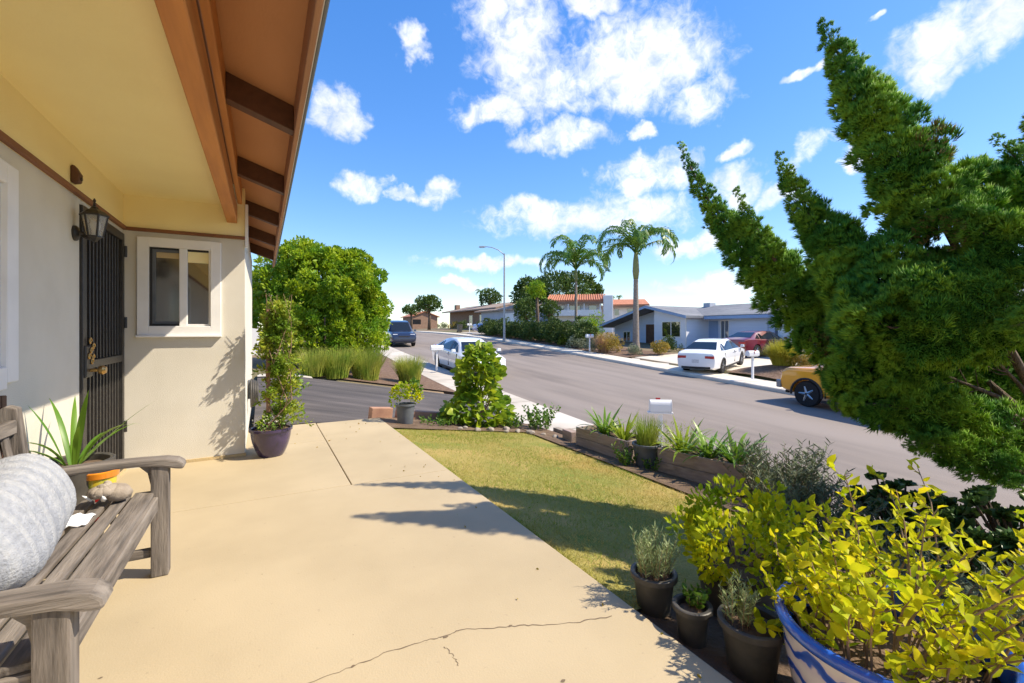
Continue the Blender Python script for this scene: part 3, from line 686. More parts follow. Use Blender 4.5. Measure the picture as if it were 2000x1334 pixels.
# ================================================================== BENCH AND PORCH THINGS
bn = thing('bench', 'weathered grey wooden bench with curved arms against the porch wall', 'bench', (-.72, 2.3, 0))
YA, YZ = 1.60, 2.985
for y in (YA, YZ):
    MB().span((-.505, y-.035, .001), (-.43, y+.035, .59)).build('leg', 'weathered_z', bn, bevel=.006, seg=2)
    MB().prism([(-1.0, y-.03, .001), (-.925, y-.03, .001), (-.945, y-.03, .45), (-1.0, y-.03, .915), (-1.035, y-.03, .93), (-1.068, y-.03, .91), (-1.015, y-.03, .45)], (0, .06, 0)).build('back_post', 'weathered_z', bn, bevel=.006, seg=2)
    # arm: wavy board with a rounded, drooping front end
    prof = [(-1.0, .60), (-.85, .612), (-.7, .618), (-.55, .617), (-.44, .612), (-.39, .60), (-.365, .58), (-.36, .56), (-.37, .548), (-.40, .553), (-.46, .572), (-.56, .582), (-.7, .583), (-.85, .577), (-1.0, .563)]
    MB().prism([(x, y-.045, z) for x, z in prof], (0, .09, 0)).build('armrest', 'weathered_x', bn, bevel=.009, seg=2)
    MB().span((-.94, y-.018, .35), (-.506, y+.018, .418)).build('side_rail', 'weathered_x', bn, bevel=.004)
    MB().span((-.93, y-.015, .10), (-.506, y+.015, .145)).build('stretcher', 'weathered_x', bn, bevel=.004)
    MB().prism([(-.56, y-.014, .583), (-.506, y-.014, .583), (-.506, y-.014, .47), (-.52, y-.014, .54)], (0, .028, 0)).build('arm_bracket', 'weathered_x', bn)
for i, x in enumerate((-.90, -.828, -.756, -.684, -.612)):
    MB().box((x, 2.293, .432+.004*math.sin(i*2)), (.050, 1.40, .02)).build('seat_slat', 'weathered', bn, bevel=.004, seg=2)
MB().box((-.533, 2.293, .431), (.082, 1.40, .022)).build('seat_slat', 'weathered', bn, bevel=.006, seg=2)
MB().span((-.502, YA+.036, .345), (-.472, YZ-.036, .419)).build('front_rail', 'weathered', bn, bevel=.005)
MB().span((-.985, YA+.031, .50), (-.955, YZ-.031, .55)).build('back_rail', 'weathered', bn, bevel=.004)
MB().span((-1.03, YA+.031, .80), (-.995, YZ-.031, .865)).build('back_rail', 'weathered', bn, bevel=.006)
for k in range(13):
    y = 1.70+k*.0985
    MB().prism([(-.982, y-.024, .551), (-.966, y-.024, .551), (-1.006, y-.024, .799), (-1.022, y-.024, .799)], (0, .048, 0)).build('back_slat', 'weathered_z', bn, bevel=.003)
# knitted pillow: fat, with thick and thin knit bands round it
def superell(u, v, e):
    c = lambda a: math.copysign(abs(math.cos(a))**e, math.cos(a)); s_ = lambda a: math.copysign(abs(math.sin(a))**e, math.sin(a))
    return c(v)*c(u), c(v)*s_(u), s_(v)
pw = thing('pillow', 'pale grey knitted pillow with ribbed bands lying on the bench', 'pillow', (-.80, 2.28, .445))
nu, nv = 40, 72; V = []; F = []; rot = Matrix.Rotation(R(-20), 3, 'Y') @ Matrix.Rotation(R(8), 3, 'X')
for j in range(nv+1):
    t = -1+2*j/nv; yy = math.copysign(abs(t)**.9, t); env = (1-abs(t)**3.6)**.42 if abs(t) < 1 else 0
    rib = 1+.035*math.sin(t*27)+.012*math.sin(t*81)
    for i in range(nu):
        a = 2*math.pi*i/nu
        cx = math.copysign(abs(math.cos(a))**.85, math.cos(a)); cz = math.copysign(abs(math.sin(a))**.85, math.sin(a))
        w = env*rib*(1+.03*math.sin(3*a+t*4))
        p = rot @ Vector((cx*.125*w, yy*.335, cz*.175*w)); V.append(p+Vector((-.79, 2.27, .608)))
for j in range(nv):
    for i in range(nu): F.append((j*nu+i, j*nu+(i+1) % nu, (j+1)*nu+(i+1) % nu, (j+1)*nu+i))
pc = mesh_np('cover', V, F, 'knit', pw, smooth=True); pc.data.materials.append(M['knit_dark'])
for k, p in enumerate(pc.data.polygons): p.material_index = 1 if ((k//nu) // 4) % 2 == 0 else 0
wc = thing('folded_cloth', 'small white cloth tucked under the pillow end on the bench', 'cloth', (-.72, 2.66, .444))
V = []; F = []
for i in range(9):
    for j in range(9):
        x = -.77+.11*i/8; y = 2.58+.14*j/8; V.append((x, y, .449+.03*math.exp(-((i-4)**2+(j-4)**2)/9)+.005*math.sin(i*1.9+j)))
for i in range(8):
    for j in range(8): F.append((i*9+j, (i+1)*9+j, (i+1)*9+j+1, i*9+j+1))
cl = mesh_np('cloth', V, F, 'cloth_white', wc, smooth=True); md = cl.modifiers.new('t', 'SOLIDIFY'); md.thickness = .006
# shell ornament at the far end of the seat
sh = thing('seashell', 'rough pale grey seashell on the far end of the bench seat', 'shell', (-.66, 2.88, .444))
mb = MB()
for k in range(26):
    t = k*.55; r = .055*math.exp(-k*.055)
    p0 = Vector((-.66+.05*math.cos(t)*math.exp(-k*.07), 2.86+.05*math.sin(t)*math.exp(-k*.07), .449+.04+k*.0022))
    mb.lathe([(r*.2, -r*.7), (r*.8, -r*.45), (r, 0), (r*.75, r*.5), (r*.15, r*.75)], p0, 8)
mb.build('whorl', 'stone', sh, smooth=True)
for k in range(5): MB().lathe([(.012, 0), (.008, .02), (.001, .045)], (-.66+.05*math.cos(k*1.2), 2.86+.05*math.sin(k*1.2), .48), 6, axis=(math.cos(k*1.2), math.sin(k*1.2), .8)).build('spike', 'white_paint', sh, smooth=True)
fb = thing('framed_panel', 'brown wood framed dark panel leaning on the wall behind the bench back', 'panel', (-1.09, 2.8, .0))
mb = MB()
for a, b in (((3.06, .3), (3.115, .965)), ((2.3, .3), (2.355, .965)), ((2.355, .91), (3.06, .965)), ((2.355, .3), (3.06, .355))): mb.span((-1.117, a[0], a[1]), (-1.085, b[0], b[1]))
mb.build('frame', 'dark_brown', fb, bevel=.004); MB().span((-1.116, 2.35, .35), (-1.105, 3.062, .912)).build('panel', 'black_iron', fb)

# ------------------------------------------------------------------ pots and plants
def pot(parent, c, rt, rb, h, mat, rim=.012, th=.012, n=32, soil='soil', belly=0, drop=.03):
    """open pot standing at c"""
    prof = [(rb*.96, 0), (rb, .006)]
    for k in range(1, 8):
        t = k/8; prof.append((rb+(rt-rb)*t+belly*math.sin(math.pi*t), h*t))
    prof += [(rt-.002, h-.03*min(1, h/.2)), (rt+rim, h-.026*min(1, h/.2)), (rt+rim, h-.003), (rt+rim-.004, h), (rt-th*.4, h), (rt-th, h-.006), (rt-th-.004, h*.6)]
    mb = MB().lathe(prof, c, n, cap1=False); o = mb.build('pot', mat, parent, smooth=True, sharp=35)
    MB().lathe([(rt-th-.001, h-drop-.01), (rt-th-.002, h-drop), ((rt-th)*.5, h-drop+.008), (.004, h-drop+.012)], c, n).build('soil', soil, parent, smooth=True)
    return o
def sprigs(parent, c, n, h, rad, spread, tmpl, mat, ls, per, stem='twig', name='foliage', up=.8, sr=.002, kind=None, hv=.4):
    """upright stems set with small leaves all the way up: P,D arrays joined in one mesh + stems"""
    st = MB(); P = []; D = []
    for i in range(n):
        a = random.uniform(0, 6.283); r = rad*math.sqrt(random.random())
        p = Vector(c)+Vector((r*math.cos(a), r*math.sin(a), 0)); a += random.gauss(0, .5)
        l = spread*random.uniform(.1, 1); hh = h*(1-hv*random.random())
        pts = [p+Vector((l*math.cos(a)*t**1.4, l*math.sin(a)*t**1.4, hh*t)) for t in (0, .33, .66, 1)]
        st.tube(pts, [sr, sr*.8, sr*.6, sr*.3], 4)
        for k in range(per):
            t = .12+.88*(k+random.random())/per; j = min(2, int(t*3)); q = pts[j].lerp(pts[j+1], t*3-j)
            b = random.uniform(0, 6.283); P.append(q); D.append((math.cos(b), math.sin(b), up+random.gauss(0, .25)))
    st.build('stems', stem, parent)
    return scatter(name, tmpl, P, D, ls*RNG.uniform(.65, 1.15, len(P)), mat, parent)
T_NEEDLE = ([(.05,0,0), (-.05,0,0), (.07,.02,.5), (-.07,.02,.5), (0,0,1)], [(0,2,1), (1,2,3), (2,4,3)])
def strap_mesh(name, mat, L_=1., w=.05, bend=.6, seg=8, seed=0, twist=.2):
    """long folded leaf: grows along Z, arches towards +X"""
    r = random.Random(seed); V = []; F = []
    x = z = 0; ang = .05
    for i in range(seg+1):
        t = i/seg; wd = w*(min(1, .55+2.2*t) if t < .3 else 1)*(1-max(0, (t-.45)/.55)**1.8)+.001
        tw = twist*t; sy, sx = math.cos(tw), math.sin(tw)
        V += [(x+sx*wd*.5, -sy*wd*.5, z), (x-.12*wd, 0, z-.1*wd), (x-sx*wd*.5, sy*wd*.5, z)]
        if i: a = 3*i; F += [(a-3, a-2, a+1, a), (a-2, a-1, a+2, a+1)]
        ang += bend*(.35+1.3*t)/seg*1.6; x += math.sin(ang)*L_/seg; z += math.cos(ang)*L_/seg
    me = bpy.data.meshes.new(name); me.from_pydata(V, [], F); me.update(); me.materials.append(M[mat]); me.shade_smooth(); return me
def strap_plant(parent, c, n, length, width, mat, spread=.5, name='leaf', rad=.03, az=None, bend=(.2, 1.1)):
    vs = [strap_mesh('leaf', mat, 1, width/length, bend[0]+(bend[1]-bend[0])*k/4, seed=k, twist=random.uniform(-.5, .5)) for k in range(5)]
    base = chain_loc(parent)
    for i in range(n):
        o = bpy.data.objects.new(name, vs[i % 5]); COL.objects.link(o); o.parent = parent
        a = (az[i] if az else i*2.4+random.uniform(-.3, .3)); l = length*random.uniform(.6, 1.05)
        o.matrix_local = Matrix.Translation(Vector(c)-base+Vector((rad*math.cos(a), rad*math.sin(a), 0))) @ Matrix.Rotation(a, 4, 'Z') @ Matrix.Rotation(spread*random.uniform(.15, 1), 4, 'Y') @ Matrix.Scale(l, 4)

# strap-leaved plant by the door, and the painted pot in front of it
p = thing('strap_leaf_plant', 'strap-leaved green plant in a dark pot between bench and door', 'plant', (-.93, 3.42, 0))
pot(p, (-.93, 3.42, 0), .17, .12, .55, 'plastic_black', drop=.04)
strap_plant(p, (-.93, 3.42, .52), 12, .54, .034, 'strap', .8, az=[.5, .8, 1.3, -.4, 2.9, 3.3, 2.2, -1.2, .2, 4.0, 5.2, 1.8])
p = thing('painted_pot', 'small painted pot with orange rim, yellow and red bands behind the bench arm', 'pot', (-.80, 3.36, 0))
mb = MB().lathe([(.05, 0), (.055, .01), (.068, .16)], (-.80, 3.36, .22), 24, cap1=False); mb.build('lower_band', 'glaze_red', p, smooth=True)
MB().lathe([(.0685, .1605), (.075, .235)], (-.80, 3.36, .22), 24, cap0=False, cap1=False).build('upper_band', 'glaze_yellow', p, smooth=True)
MB().lathe([(.0765, .2355), (.084, .24), (.086, .27), (.078, .275), (.07, .27), (.068, .2)], (-.80, 3.36, .22), 24, cap0=False).build('rim', 'glaze_orange', p, smooth=True, sharp=40)
mb = MB()
for k in range(3): mb.tube([(-.80+.08*math.cos(k*2.1), 3.36+.08*math.sin(k*2.1), .001), (-.80+.05*math.cos(k*2.1), 3.36+.05*math.sin(k*2.1), .208)], .01, 6)
mb.lathe([(.07, .205), (.07, .2195)], (-.80, 3.36, 0), 20).build('stand', 'black_iron', p)

# purple glazed pot with the tall feathery climber at the house corner
PP = (.08, 5.28, 0)
p = thing('climber_in_purple_pot', 'tall feathery green climber on a stake in a purple glazed pot at the wall corner', 'plant', PP)
pot(p, PP, .19, .115, .285, 'pot_purple', rim=.012, belly=.018, drop=.025)
MB().box((.055, 5.31, .88), (.038, .038, 1.24)).build('stake', 'edging', p, bevel=.004)
P = []; D = []
for k in range(150):
    t0 = random.random()**.9; a = random.uniform(0, 6.283); q = Vector((.13+.03*math.sin(t0*7), 5.28, .32+1.22*t0)); ln_ = random.uniform(.14, .36)*(1.1-.45*t0)
    dv = Vector((math.cos(a), math.sin(a), random.uniform(.3, 1.3))).normalized()
    for j in range(60):
        f = (j+random.random())/60; r_ = .05*(1-f*.6); c_ = q+dv*ln_*f+Vector((.05*f*f, 0, -.16*f*f*ln_/.3))
        P.append((c_.x+random.gauss(0, r_*.6), c_.y+random.gauss(0, r_*.6), c_.z+random.gauss(0, r_*.6))); D.append((dv.x+random.gauss(0, .8), dv.y+random.gauss(0, .8), dv.z*.5+random.gauss(0, .7)))
scatter('foliage', T_DIA, P, D, RNG.uniform(.018, .05, len(P)), 'vine', p)
st = MB()
for k in range(9):
    st.tube([(.08+.1*math.cos(k), 5.28+.08*math.sin(k), .27)]+[(.15+.12*math.sin(k*1.7+t*4), 5.28+.12*math.cos(k*2.3+t*3), .3+1.35*t) for t in (.2, .4, .6, .8, 1)], [.006, .005, .004, .004, .003, .002], 5)
st.build('stems', 'twig', p)
sprigs(p, (.08, 5.26, .26), 26, .10, .15, .06, T_OVAL, 'green_leaf', .03, 7, name='foliage')
n = 60; a = RNG.uniform(0, 6.283, n); r = .17*np.sqrt(RNG.uniform(0, 1, n))
scatter('flowers', T_OVAL, np.stack([.08+r*np.cos(a), 5.26+r*np.sin(a), RNG.uniform(.3, .42, n)], 1), unit(n)+np.array([0, 0, .8]), .022, 'white_flower', p, kind='stuff')

# row of black nursery pots along the patio edge
def pot_plant(name, label, c, rt, rb, h, mat='plastic_black', group='black nursery pots along the patio edge', **k):
    c = (c[0], c[1], Hs(c[0], c[1])-.022+(.0 if 'z' not in k else k['z']))
    p = thing(name, label, 'potted plant', c, 0, group); pot(p, c, rt, rb, h, mat); return p, c
def joined(parent, tm, P, D, Sc, mat, name='foliage', kind=None):
    return scatter(name, tm, P, D, Sc, mat, parent, kind=kind)
BL = 'black plastic pot'
p, c = pot_plant('potted_rosemary', 'grey-green rosemary in a black pot at the lawn end of the pot row', (1.66, 1.60), .098, .075, .19)
sprigs(p, (c[0], c[1], c[2]+.16), 46, .21, .075, .07, T_NEEDLE, 'rosemary', .032, 40, up=1.1, hv=.35)
p, c = pot_plant('potted_seedling', 'smallest black pot with a low green seedling, on the patio edge', (1.635, 1.355), .072, .055, .165)
sprigs(p, (c[0]+.02, c[1]+.01, c[2]+.135), 14, .09, .04, .05, T_OVAL, 'green_leaf', .03, 9)
p, c = pot_plant('potted_gold_bush', 'round golden-leaved bush in a wide black pot behind the small pots', (2.08, 1.45), .20, .15, .27)
P, D = lobed((2.11, 1.41, .25), (.30, .30, .19), 60, .085, 1900, up=.5)
ms = [nice_leaf('leaf', 'gold_bush', w_, a_, .14, k_) for k_, (w_, a_) in enumerate(((.27, .2), (.32, .1), (.24, -.1)))]; Sc = RNG.uniform(.028, .05, len(P))
rest = leaf_parts(p, ms, P, D, Sc, limit=300)
joined(p, T_OVAL, P[rest], D[rest], Sc[rest], 'gold_bush', kind='stuff')
st = MB()
for k in range(24):
    u = unit(1)[0]; u[2] = abs(u[2])
    st.tube([(2.08, 1.45, .1), (2.1+u[0]*.15, 1.43+u[1]*.15, .18+u[2]*.08), (2.11+u[0]*.29, 1.41+u[1]*.29, .22+u[2]*.2)], [.006, .004, .002], 5)
st.build('stems', 'twig', p)
p, c = pot_plant('potted_rosemary', 'rosemary and golden sprig in a black pot touching the blue pot', (1.70, 1.125), .112, .085, .215)
sprigs(p, (c[0]-.035, c[1]+.03, c[2]+.185), 22, .19, .05, .05, T_NEEDLE, 'rosemary', .032, 36, up=1.1)
P, D = lobed((c[0]+.04, c[1]-.02, c[2]+.25), (.09, .09, .05), 12, .04, 46, up=.6)
leaf_parts(p, ms, P, D, RNG.uniform(.04, .06, len(P)))

# big blue and white glazed pot with its golden shrub
c = (1.83, .73, -.10)
p = thing('glazed_pot_shrub', 'twiggy golden-leaved shrub in the big blue and white glazed pot', 'potted plant', c)
pr = [(.225, 0), (.235, .01), (.258, .08), (.283, .17), (.298, .26), (.305, .355)]
MB().lathe(pr, c, 56, cap1=False).build('pot', 'glaze_wave', p, smooth=True)
MB().lathe([(.3055, .356), (.322, .362), (.328, .374), (.327, .388), (.317, .398), (.298, .396), (.287, .384), (.278, .30)], c, 56, cap0=False, cap1=False).build('rim', 'glaze_blue', p, smooth=True)
MB().lathe([(.277, .30), (.15, .315), (.004, .32)], c, 40).build('soil', 'soil', p, smooth=True)
st = MB(); P = []; D = []
for i in range(78):
    a = i*2.4; r = .25*math.sqrt((i+.5)/78); p0 = Vector((c[0]+r*math.cos(a), c[1]+r*math.sin(a), .2))
    a += random.gauss(0, .6); l = random.uniform(.05, .30)+r*.55; hh = random.uniform(.2, .58)-r*.25
    if math.cos(a)*(-cs)+math.sin(a)*sn > -.1: l *= .32; hh *= .62
    tips = [p0, p0+Vector((l*.25*math.cos(a), l*.25*math.sin(a), hh*.45)), p0+Vector((l*.65*math.cos(a+.2), l*.65*math.sin(a+.2), hh*.8)), p0+Vector((l*math.cos(a+.3), l*math.sin(a+.3), hh))]
    st.tube(tips, [.004, .0035, .0025, .0015], 5)
    for k in range(13):
        t = .28+.72*(k+random.random())/13; j = min(2, int(t*3)); q = tips[j].lerp(tips[j+1], t*3-j); b = k*2.4+random.gauss(0, .4)
        if k % 4 == 3:
            q2 = q+Vector((math.cos(b), math.sin(b), .6))*random.uniform(.04, .09); st.tube([q, q2], [.0018, .001], 4)
            for e in range(3): P.append(tuple(q.lerp(q2, .5+.25*e))); D.append((math.cos(b+e*2), math.sin(b+e*2), random.uniform(.2, 1.4)))
        P.append(tuple(q)); D.append((math.cos(b), math.sin(b), random.uniform(.1, 1.3)))
st.build('stems', 'twig', p)
gm = [nice_leaf('leaf', 'gold_leaf', w_, a_, .14, k_) for k_, (w_, a_) in enumerate(((.26, .2), (.31, .35), (.22, .1), (.29, -.1)))]
P = np.array(P); D = np.array(D); Sc = RNG.uniform(.025, .058, len(P))
rest = leaf_parts(p, gm, P, D, Sc); joined(p, T_LEAF, P[rest], D[rest], Sc[rest], 'gold_leaf', kind='stuff')

# wooden planter boxes at the lawn's street edge
def planter(label, a, b, w, h):
    a = Vector((*a, 0)); b = Vector((*b, 0)); m = (a+b)/2; z = Hs(m.x, m.y)-.0
    root = thing('planter_box', label, 'planter', (m.x, m.y, z), 0, 'wooden planter boxes')
    d = (b-a).normalized(); n = Vector((-d.y, d.x, 0)) if (-d.y) > 0 else Vector((d.y, -d.x, 0)); L_ = (b-a).length
    rot = Matrix((d, n, Vector((0, 0, 1)))).transposed()
    def bd(u0, u1, v0, v1, z0, z1, mat='planter_wood', nm='board', bev=.005):
        cc_ = m+d*((u0+u1)/2)+n*((v0+v1)/2)+Vector((0, 0, z+(z0+z1)/2)); MB().box(cc_, (u1-u0, v1-v0, z1-z0), rot).build(nm, mat, root, bevel=bev)
    bd(-L_/2, L_/2, 0, .028, 0, h*.5-.002); bd(-L_/2, L_/2, .001, .029, h*.5+.002, h)
    bd(-L_/2, L_/2, w-.028, w, -.25, h)
    bd(-L_/2+.001, -L_/2+.03, .0295, w-.0285, -.2, h-.003); bd(L_/2-.03, L_/2-.001, .0295, w-.0285, -.2, h-.003)
    bd(-L_/2+.03, L_/2-.03, .029, w-.029, h-.09, h-.05, 'soil', 'soil', 0)
    return root, m, d, n, z+h
bx1, m1, d1, n1, z1 = planter('weathered planter box nearer the purple pot, on the lawn edge', (3.88, 5.20), (3.92, 4.22), .42, .27)
bx2, m2, d2, n2, z2 = planter('weathered planter box nearest the dark green bushes, on the lawn edge', (4.02, 3.82), (4.24, 2.86), .42, .30)
def straps(label, c, n, l, w, mat, sp, **k):
    q = thing('strap_leaf_clump', label, 'plant', c, 0, 'strap-leaved plants in the planter boxes'); strap_plant(q, c, n, l, w, mat, sp, **k); return q
q = m1+n1*.2; straps('bright green strap-leaved clump in the farther planter box', (q.x, q.y+.12, z1-.06), 46, .48, .038, 'strap', 1.0)
straps('bright strap-leaved tuft at the near end of the farther planter box', (q.x, q.y-.25, z1-.06), 40, .46, .034, 'strap_gold', 1.0)
q = m2+n2*.2; straps('green strap-leaved clump at the far end of the nearer planter box', (q.x-.06, q.y+.28, z2-.06), 46, .48, .036, 'strap_gold', 1.0)
straps('green strap-leaved clump in the middle of the nearer planter box', (q.x, q.y-.02, z2-.06), 46, .48, .038, 'strap', 1.0)
straps('green strap-leaved clump at the near end of the nearer planter box', (q.x+.06, q.y-.3, z2-.06), 40, .48, .04, 'strap', .9)
# pots and low plants between the boxes
c = (4.05, 4.02, Hs(4.05, 4.02)); p = thing('grey_pot', 'grey plastic pot with wispy grass between the two planter boxes', 'potted plant', c)
pot(p, c, .16, .12, .30, 'plastic_grey')
V, F = blades(420, (c[0], c[1], c[2]+.26), .11, .42, .5, .007); mesh_np('foliage', V, F, 'orn_grass', p)
def tuft(name, label, c, n, h, rad, spread, tm, mat, ls, per, group=None, cat='plant', **k):
    c = (c[0], c[1], Hs(c[0], c[1])); p = thing(name, label, cat, c, 0, group); sprigs(p, c, n, h, rad, spread, tm, mat, ls, per, **k); return p
tuft('leafy_weed', 'low leafy green plant against the end of the farther planter box', (3.80, 4.08), 18, .24, .08, .12, T_OVAL, 'green_leaf', .045, 12)
tuft('leafy_weed', 'leafy plant beside the grey pot on the lawn edge', (3.98, 3.86), 12, .2, .07, .1, T_OVAL, 'green_leaf', .04, 10)
tuft('wispy_bush', 'wispy yellow-green bush behind the grey pot', (4.5, 4.05), 90, .78, .2, .36, T_NEEDLE, 'orn_grass', .05, 26, up=1.0)
tuft('lavender_bush', 'large grey-green spiky bush at the end of the nearer planter box', (4.42, 2.62), 120, .78, .22, .36, T_NEEDLE, 'grey_green', .075, 46, up=.75, sr=.004)
tuft('lavender_bush', 'low grey-green spiky bush under the tall one', (4.1, 2.32), 70, .42, .2, .28, T_NEEDLE, 'grey_green', .06, 36, up=.75, sr=.003)
tuft('lavender_bush', 'low dark bush between the spiky bush and the golden shrub', (3.75, 1.95), 70, .40, .24, .28, T_NEEDLE, 'grey_green', .06, 36, up=.75, sr=.003)
tuft('lavender_bush', 'dark low bush by the pavement right of the golden bush', (4.55, 1.25), 80, .5, .3, .3, T_NEEDLE, 'grey_green', .07, 36, up=.75, sr=.003)
tuft('lavender_bush', 'dark low bush behind the blue glazed pot', (3.1, 1.0), 90, .42, .36, .28, T_NEEDLE, 'grey_green', .06, 36, up=.75, sr=.003)
tuft('thin_sapling', 'thin leafy sapling in front of the road beside the spiky bush', (4.75, 2.38), 7, .88, .06, .2, T_OVAL, 'green_leaf', .05, 16, sr=.004)
def aeonium(label, c, n, R_, h):
    c = (c[0], c[1], Hs(c[0], c[1])); p = thing('succulent_bush', label, 'plant', c, 0, 'dark green succulent bushes'); P = []; D = []; Sc = []; st = MB()
    for i in range(n):
        u = unit(1)[0]; u[2] = abs(u[2])*.9+.15; q = Vector(c)+Vector((u[0]*R_, u[1]*R_, h*(.18+.82*u[2]*random.uniform(.6, 1))))
        st.tube([Vector(c), Vector(c).lerp(q, .5)+Vector((0, 0, .05)), q], [.014, .01, .008], 5); ax = Vector((u[0]*.7, u[1]*.7, .9)).normalized()
        for k in range(22):
            a = k*2.4; e = .25+1.1*(k/22); t1 = ax.orthogonal().normalized(); t2 = ax.cross(t1)
            D.append(tuple(ax*math.cos(1.45-e)+(t1*math.cos(a)+t2*math.sin(a))*math.sin(1.45-e)*1.2)); P.append(tuple(q)); Sc.append(.1*(.55+.45*(1-k/22)))
    st.build('stems', 'bark', p); scatter('foliage', T_OVAL, P, D, Sc, 'succulent', p)
aeonium('dark green succulent bush beyond the golden bush, against the road', (4.55, 1.72), 95, .42, .80)
aeonium('dark green succulent bush at right below the big tree', (4.15, .95), 95, .44, .66)

# far end of the lawn: timber edging, stones, pot, leafy shrub
def timber(label, a, b, w, h, mat='edging'):
    a = Vector((*a, 0)); b = Vector((*b, 0)); m = (a+b)/2; z = Hs(m.x, m.y)
    d = (b-a).normalized(); rot = Matrix((d, Vector((-d.y, d.x, 0)), Vector((0, 0, 1)))).transposed()
    za, zb = Hs(a.x, a.y), Hs(b.x, b.y); tilt = Matrix.Rotation(-math.atan2(zb-za, (b-a).length), 3, 'Y')
    o = MB().box((m.x, m.y, z+h/2-.03), ((b-a).length, w, h), rot @ tilt).build('edging_timber', mat, None, bevel=.012, seg=2)
    tag(o, label, 'timber', 'timber edging round the lawn')
timber('short reddish edging timber left of the small black pot', (1.40, 6.93), (1.72, 6.97), .15, .19)
timber('long reddish edging timber behind the small black pot', (1.80, 7.0), (2.95, 7.06), .14, .17)
timber('short log beside the farther planter box', (3.98, 5.34), (4.02, 5.62), .14, .2, 'planter_wood')
timber('pale kerb timber between leafy shrub and planter box', (4.45, 5.7), (4.5, 6.6), .12, .2, 'stone')
pth = [(2.5, 6.12), (2.75, 6.05), (2.98, 6.10), (3.2, 6.02), (3.42, 6.06), (3.6, 5.98), (3.75, 5.85), (3.86, 5.68), (3.3, 6.2), (2.62, 6.22)]
ORD = ['second', 'third', 'fifth', 'sixth', 'eighth', 'ninth', 'tenth', 'last', 'seventh', 'first']
adj = ['round', 'flat', 'larger', 'smallest', 'tilted', 'pale', 'dark', 'long', 'brown', 'low']
for i, (x, y) in enumerate(pth):
    bm = bmesh.new(); bmesh.ops.create_icosphere(bm, subdivisions=2, radius=.036+.012*(i % 3))
    for v in bm.verts: v.co = v.co*(1+.18*math.sin(v.co.x*60+i)+.12*math.sin(v.co.y*75))*Vector((1.2, .9, .7)) if False else Vector((v.co.x*1.2, v.co.y*.9, v.co.z*.7))*(1+.15*math.sin(v.co.x*60+i)+.1*math.sin(v.co.y*75))
    me = bpy.data.meshes.new('stone'); bm.to_mesh(me); bm.free(); me.materials.append(M['stone']); o = link('border_stone', me); o.location = (x, y, Hs(x, y)+.025); o.rotation_euler.z = i
    tag(o, ('%s border stone, %s from the black pot along the far lawn edge' % (adj[i], ORD[i])), 'stone', 'border stones')
c = (1.80, 6.46, Hs(1.80, 6.46)); p = thing('potted_bush', 'small yellow-green bush in a black pot at the far end of the patio', 'potted plant', c)
pot(p, c, .135, .105, .30, 'plastic_grey')
P, D = lobed((c[0], c[1], c[2]+.42), (.19, .17, .12), 20, .06, 520, up=.4); joined(p, T_OVAL, P, D, RNG.uniform(.03, .055, len(P)), 'gold_bush')
P, D = lobed((c[0]+.15, c[1]+.03, c[2]+.50), (.08, .08, .1), 10, .04, 160, up=.6); joined(p, T_OVAL, P, D, RNG.uniform(.03, .05, len(P)), 'green_leaf', name='tall_sprig')
c = (3.08, 6.72, Hs(3.08, 6.72)); p = thing('leafy_shrub', 'tall broad-leaved bright green shrub at the far corner of the lawn', 'shrub', c)
P = []; D = []; st = MB()
for k in range(1150):
    t = random.random()**1.25; z = .04+1.22*t; wr = (.40*(1-t)**.7+.13)*(1+.25*math.sin(t*11)); a = random.uniform(0, 6.283); r = wr*math.sqrt(random.uniform(.25, 1))
    P.append((c[0]-.04+.06*t+r*math.cos(a), c[1]+.7*r*math.sin(a), c[2]+z)); D.append((math.cos(a)+random.gauss(0, .4), math.sin(a)+random.gauss(0, .4), random.gauss(-.1, .5)))
P = np.array(P); D = np.array(D); Sc = RNG.uniform(.09, .16, len(P)); fm = [nice_leaf('leaf', 'fig', w_, a_, .1, k_) for k_, (w_, a_) in enumerate(((.42, .25), (.36, .1), (.45, .3)))]
rest = leaf_parts(p, fm, P, D, Sc); joined(p, T_OVAL, P[rest], D[rest], Sc[rest], 'fig', kind='stuff')
for k in range(14): st.tube([(c[0], c[1], c[2]), (c[0]+.2*math.cos(k*2.4), c[1]+.15*math.sin(k*2.4), c[2]+.4), (c[0]+.3*math.cos(k*2.4+.4), c[1]+.2*math.sin(k*2.4), c[2]+.55+.5*random.random())], [.012, .008, .004], 5)
st.build('stems', 'twig', p)
tuft('low_green_plant', 'low bright green plant right of the tall leafy shrub', (4.0, 6.35), 30, .40, .18, .22, T_OVAL, 'green_leaf', .06, 16)
tuft('low_green_plant', 'low green plant at the foot of the tall leafy shrub', (3.55, 6.45), 24, .22, .16, .14, T_OVAL, 'green_leaf', .05, 12)
tuft('low_green_plant', 'low dark plant between black pot and leafy shrub', (2.35, 6.55), 30, .14, .28, .12, T_OVAL, 'green_leaf', .045, 9)

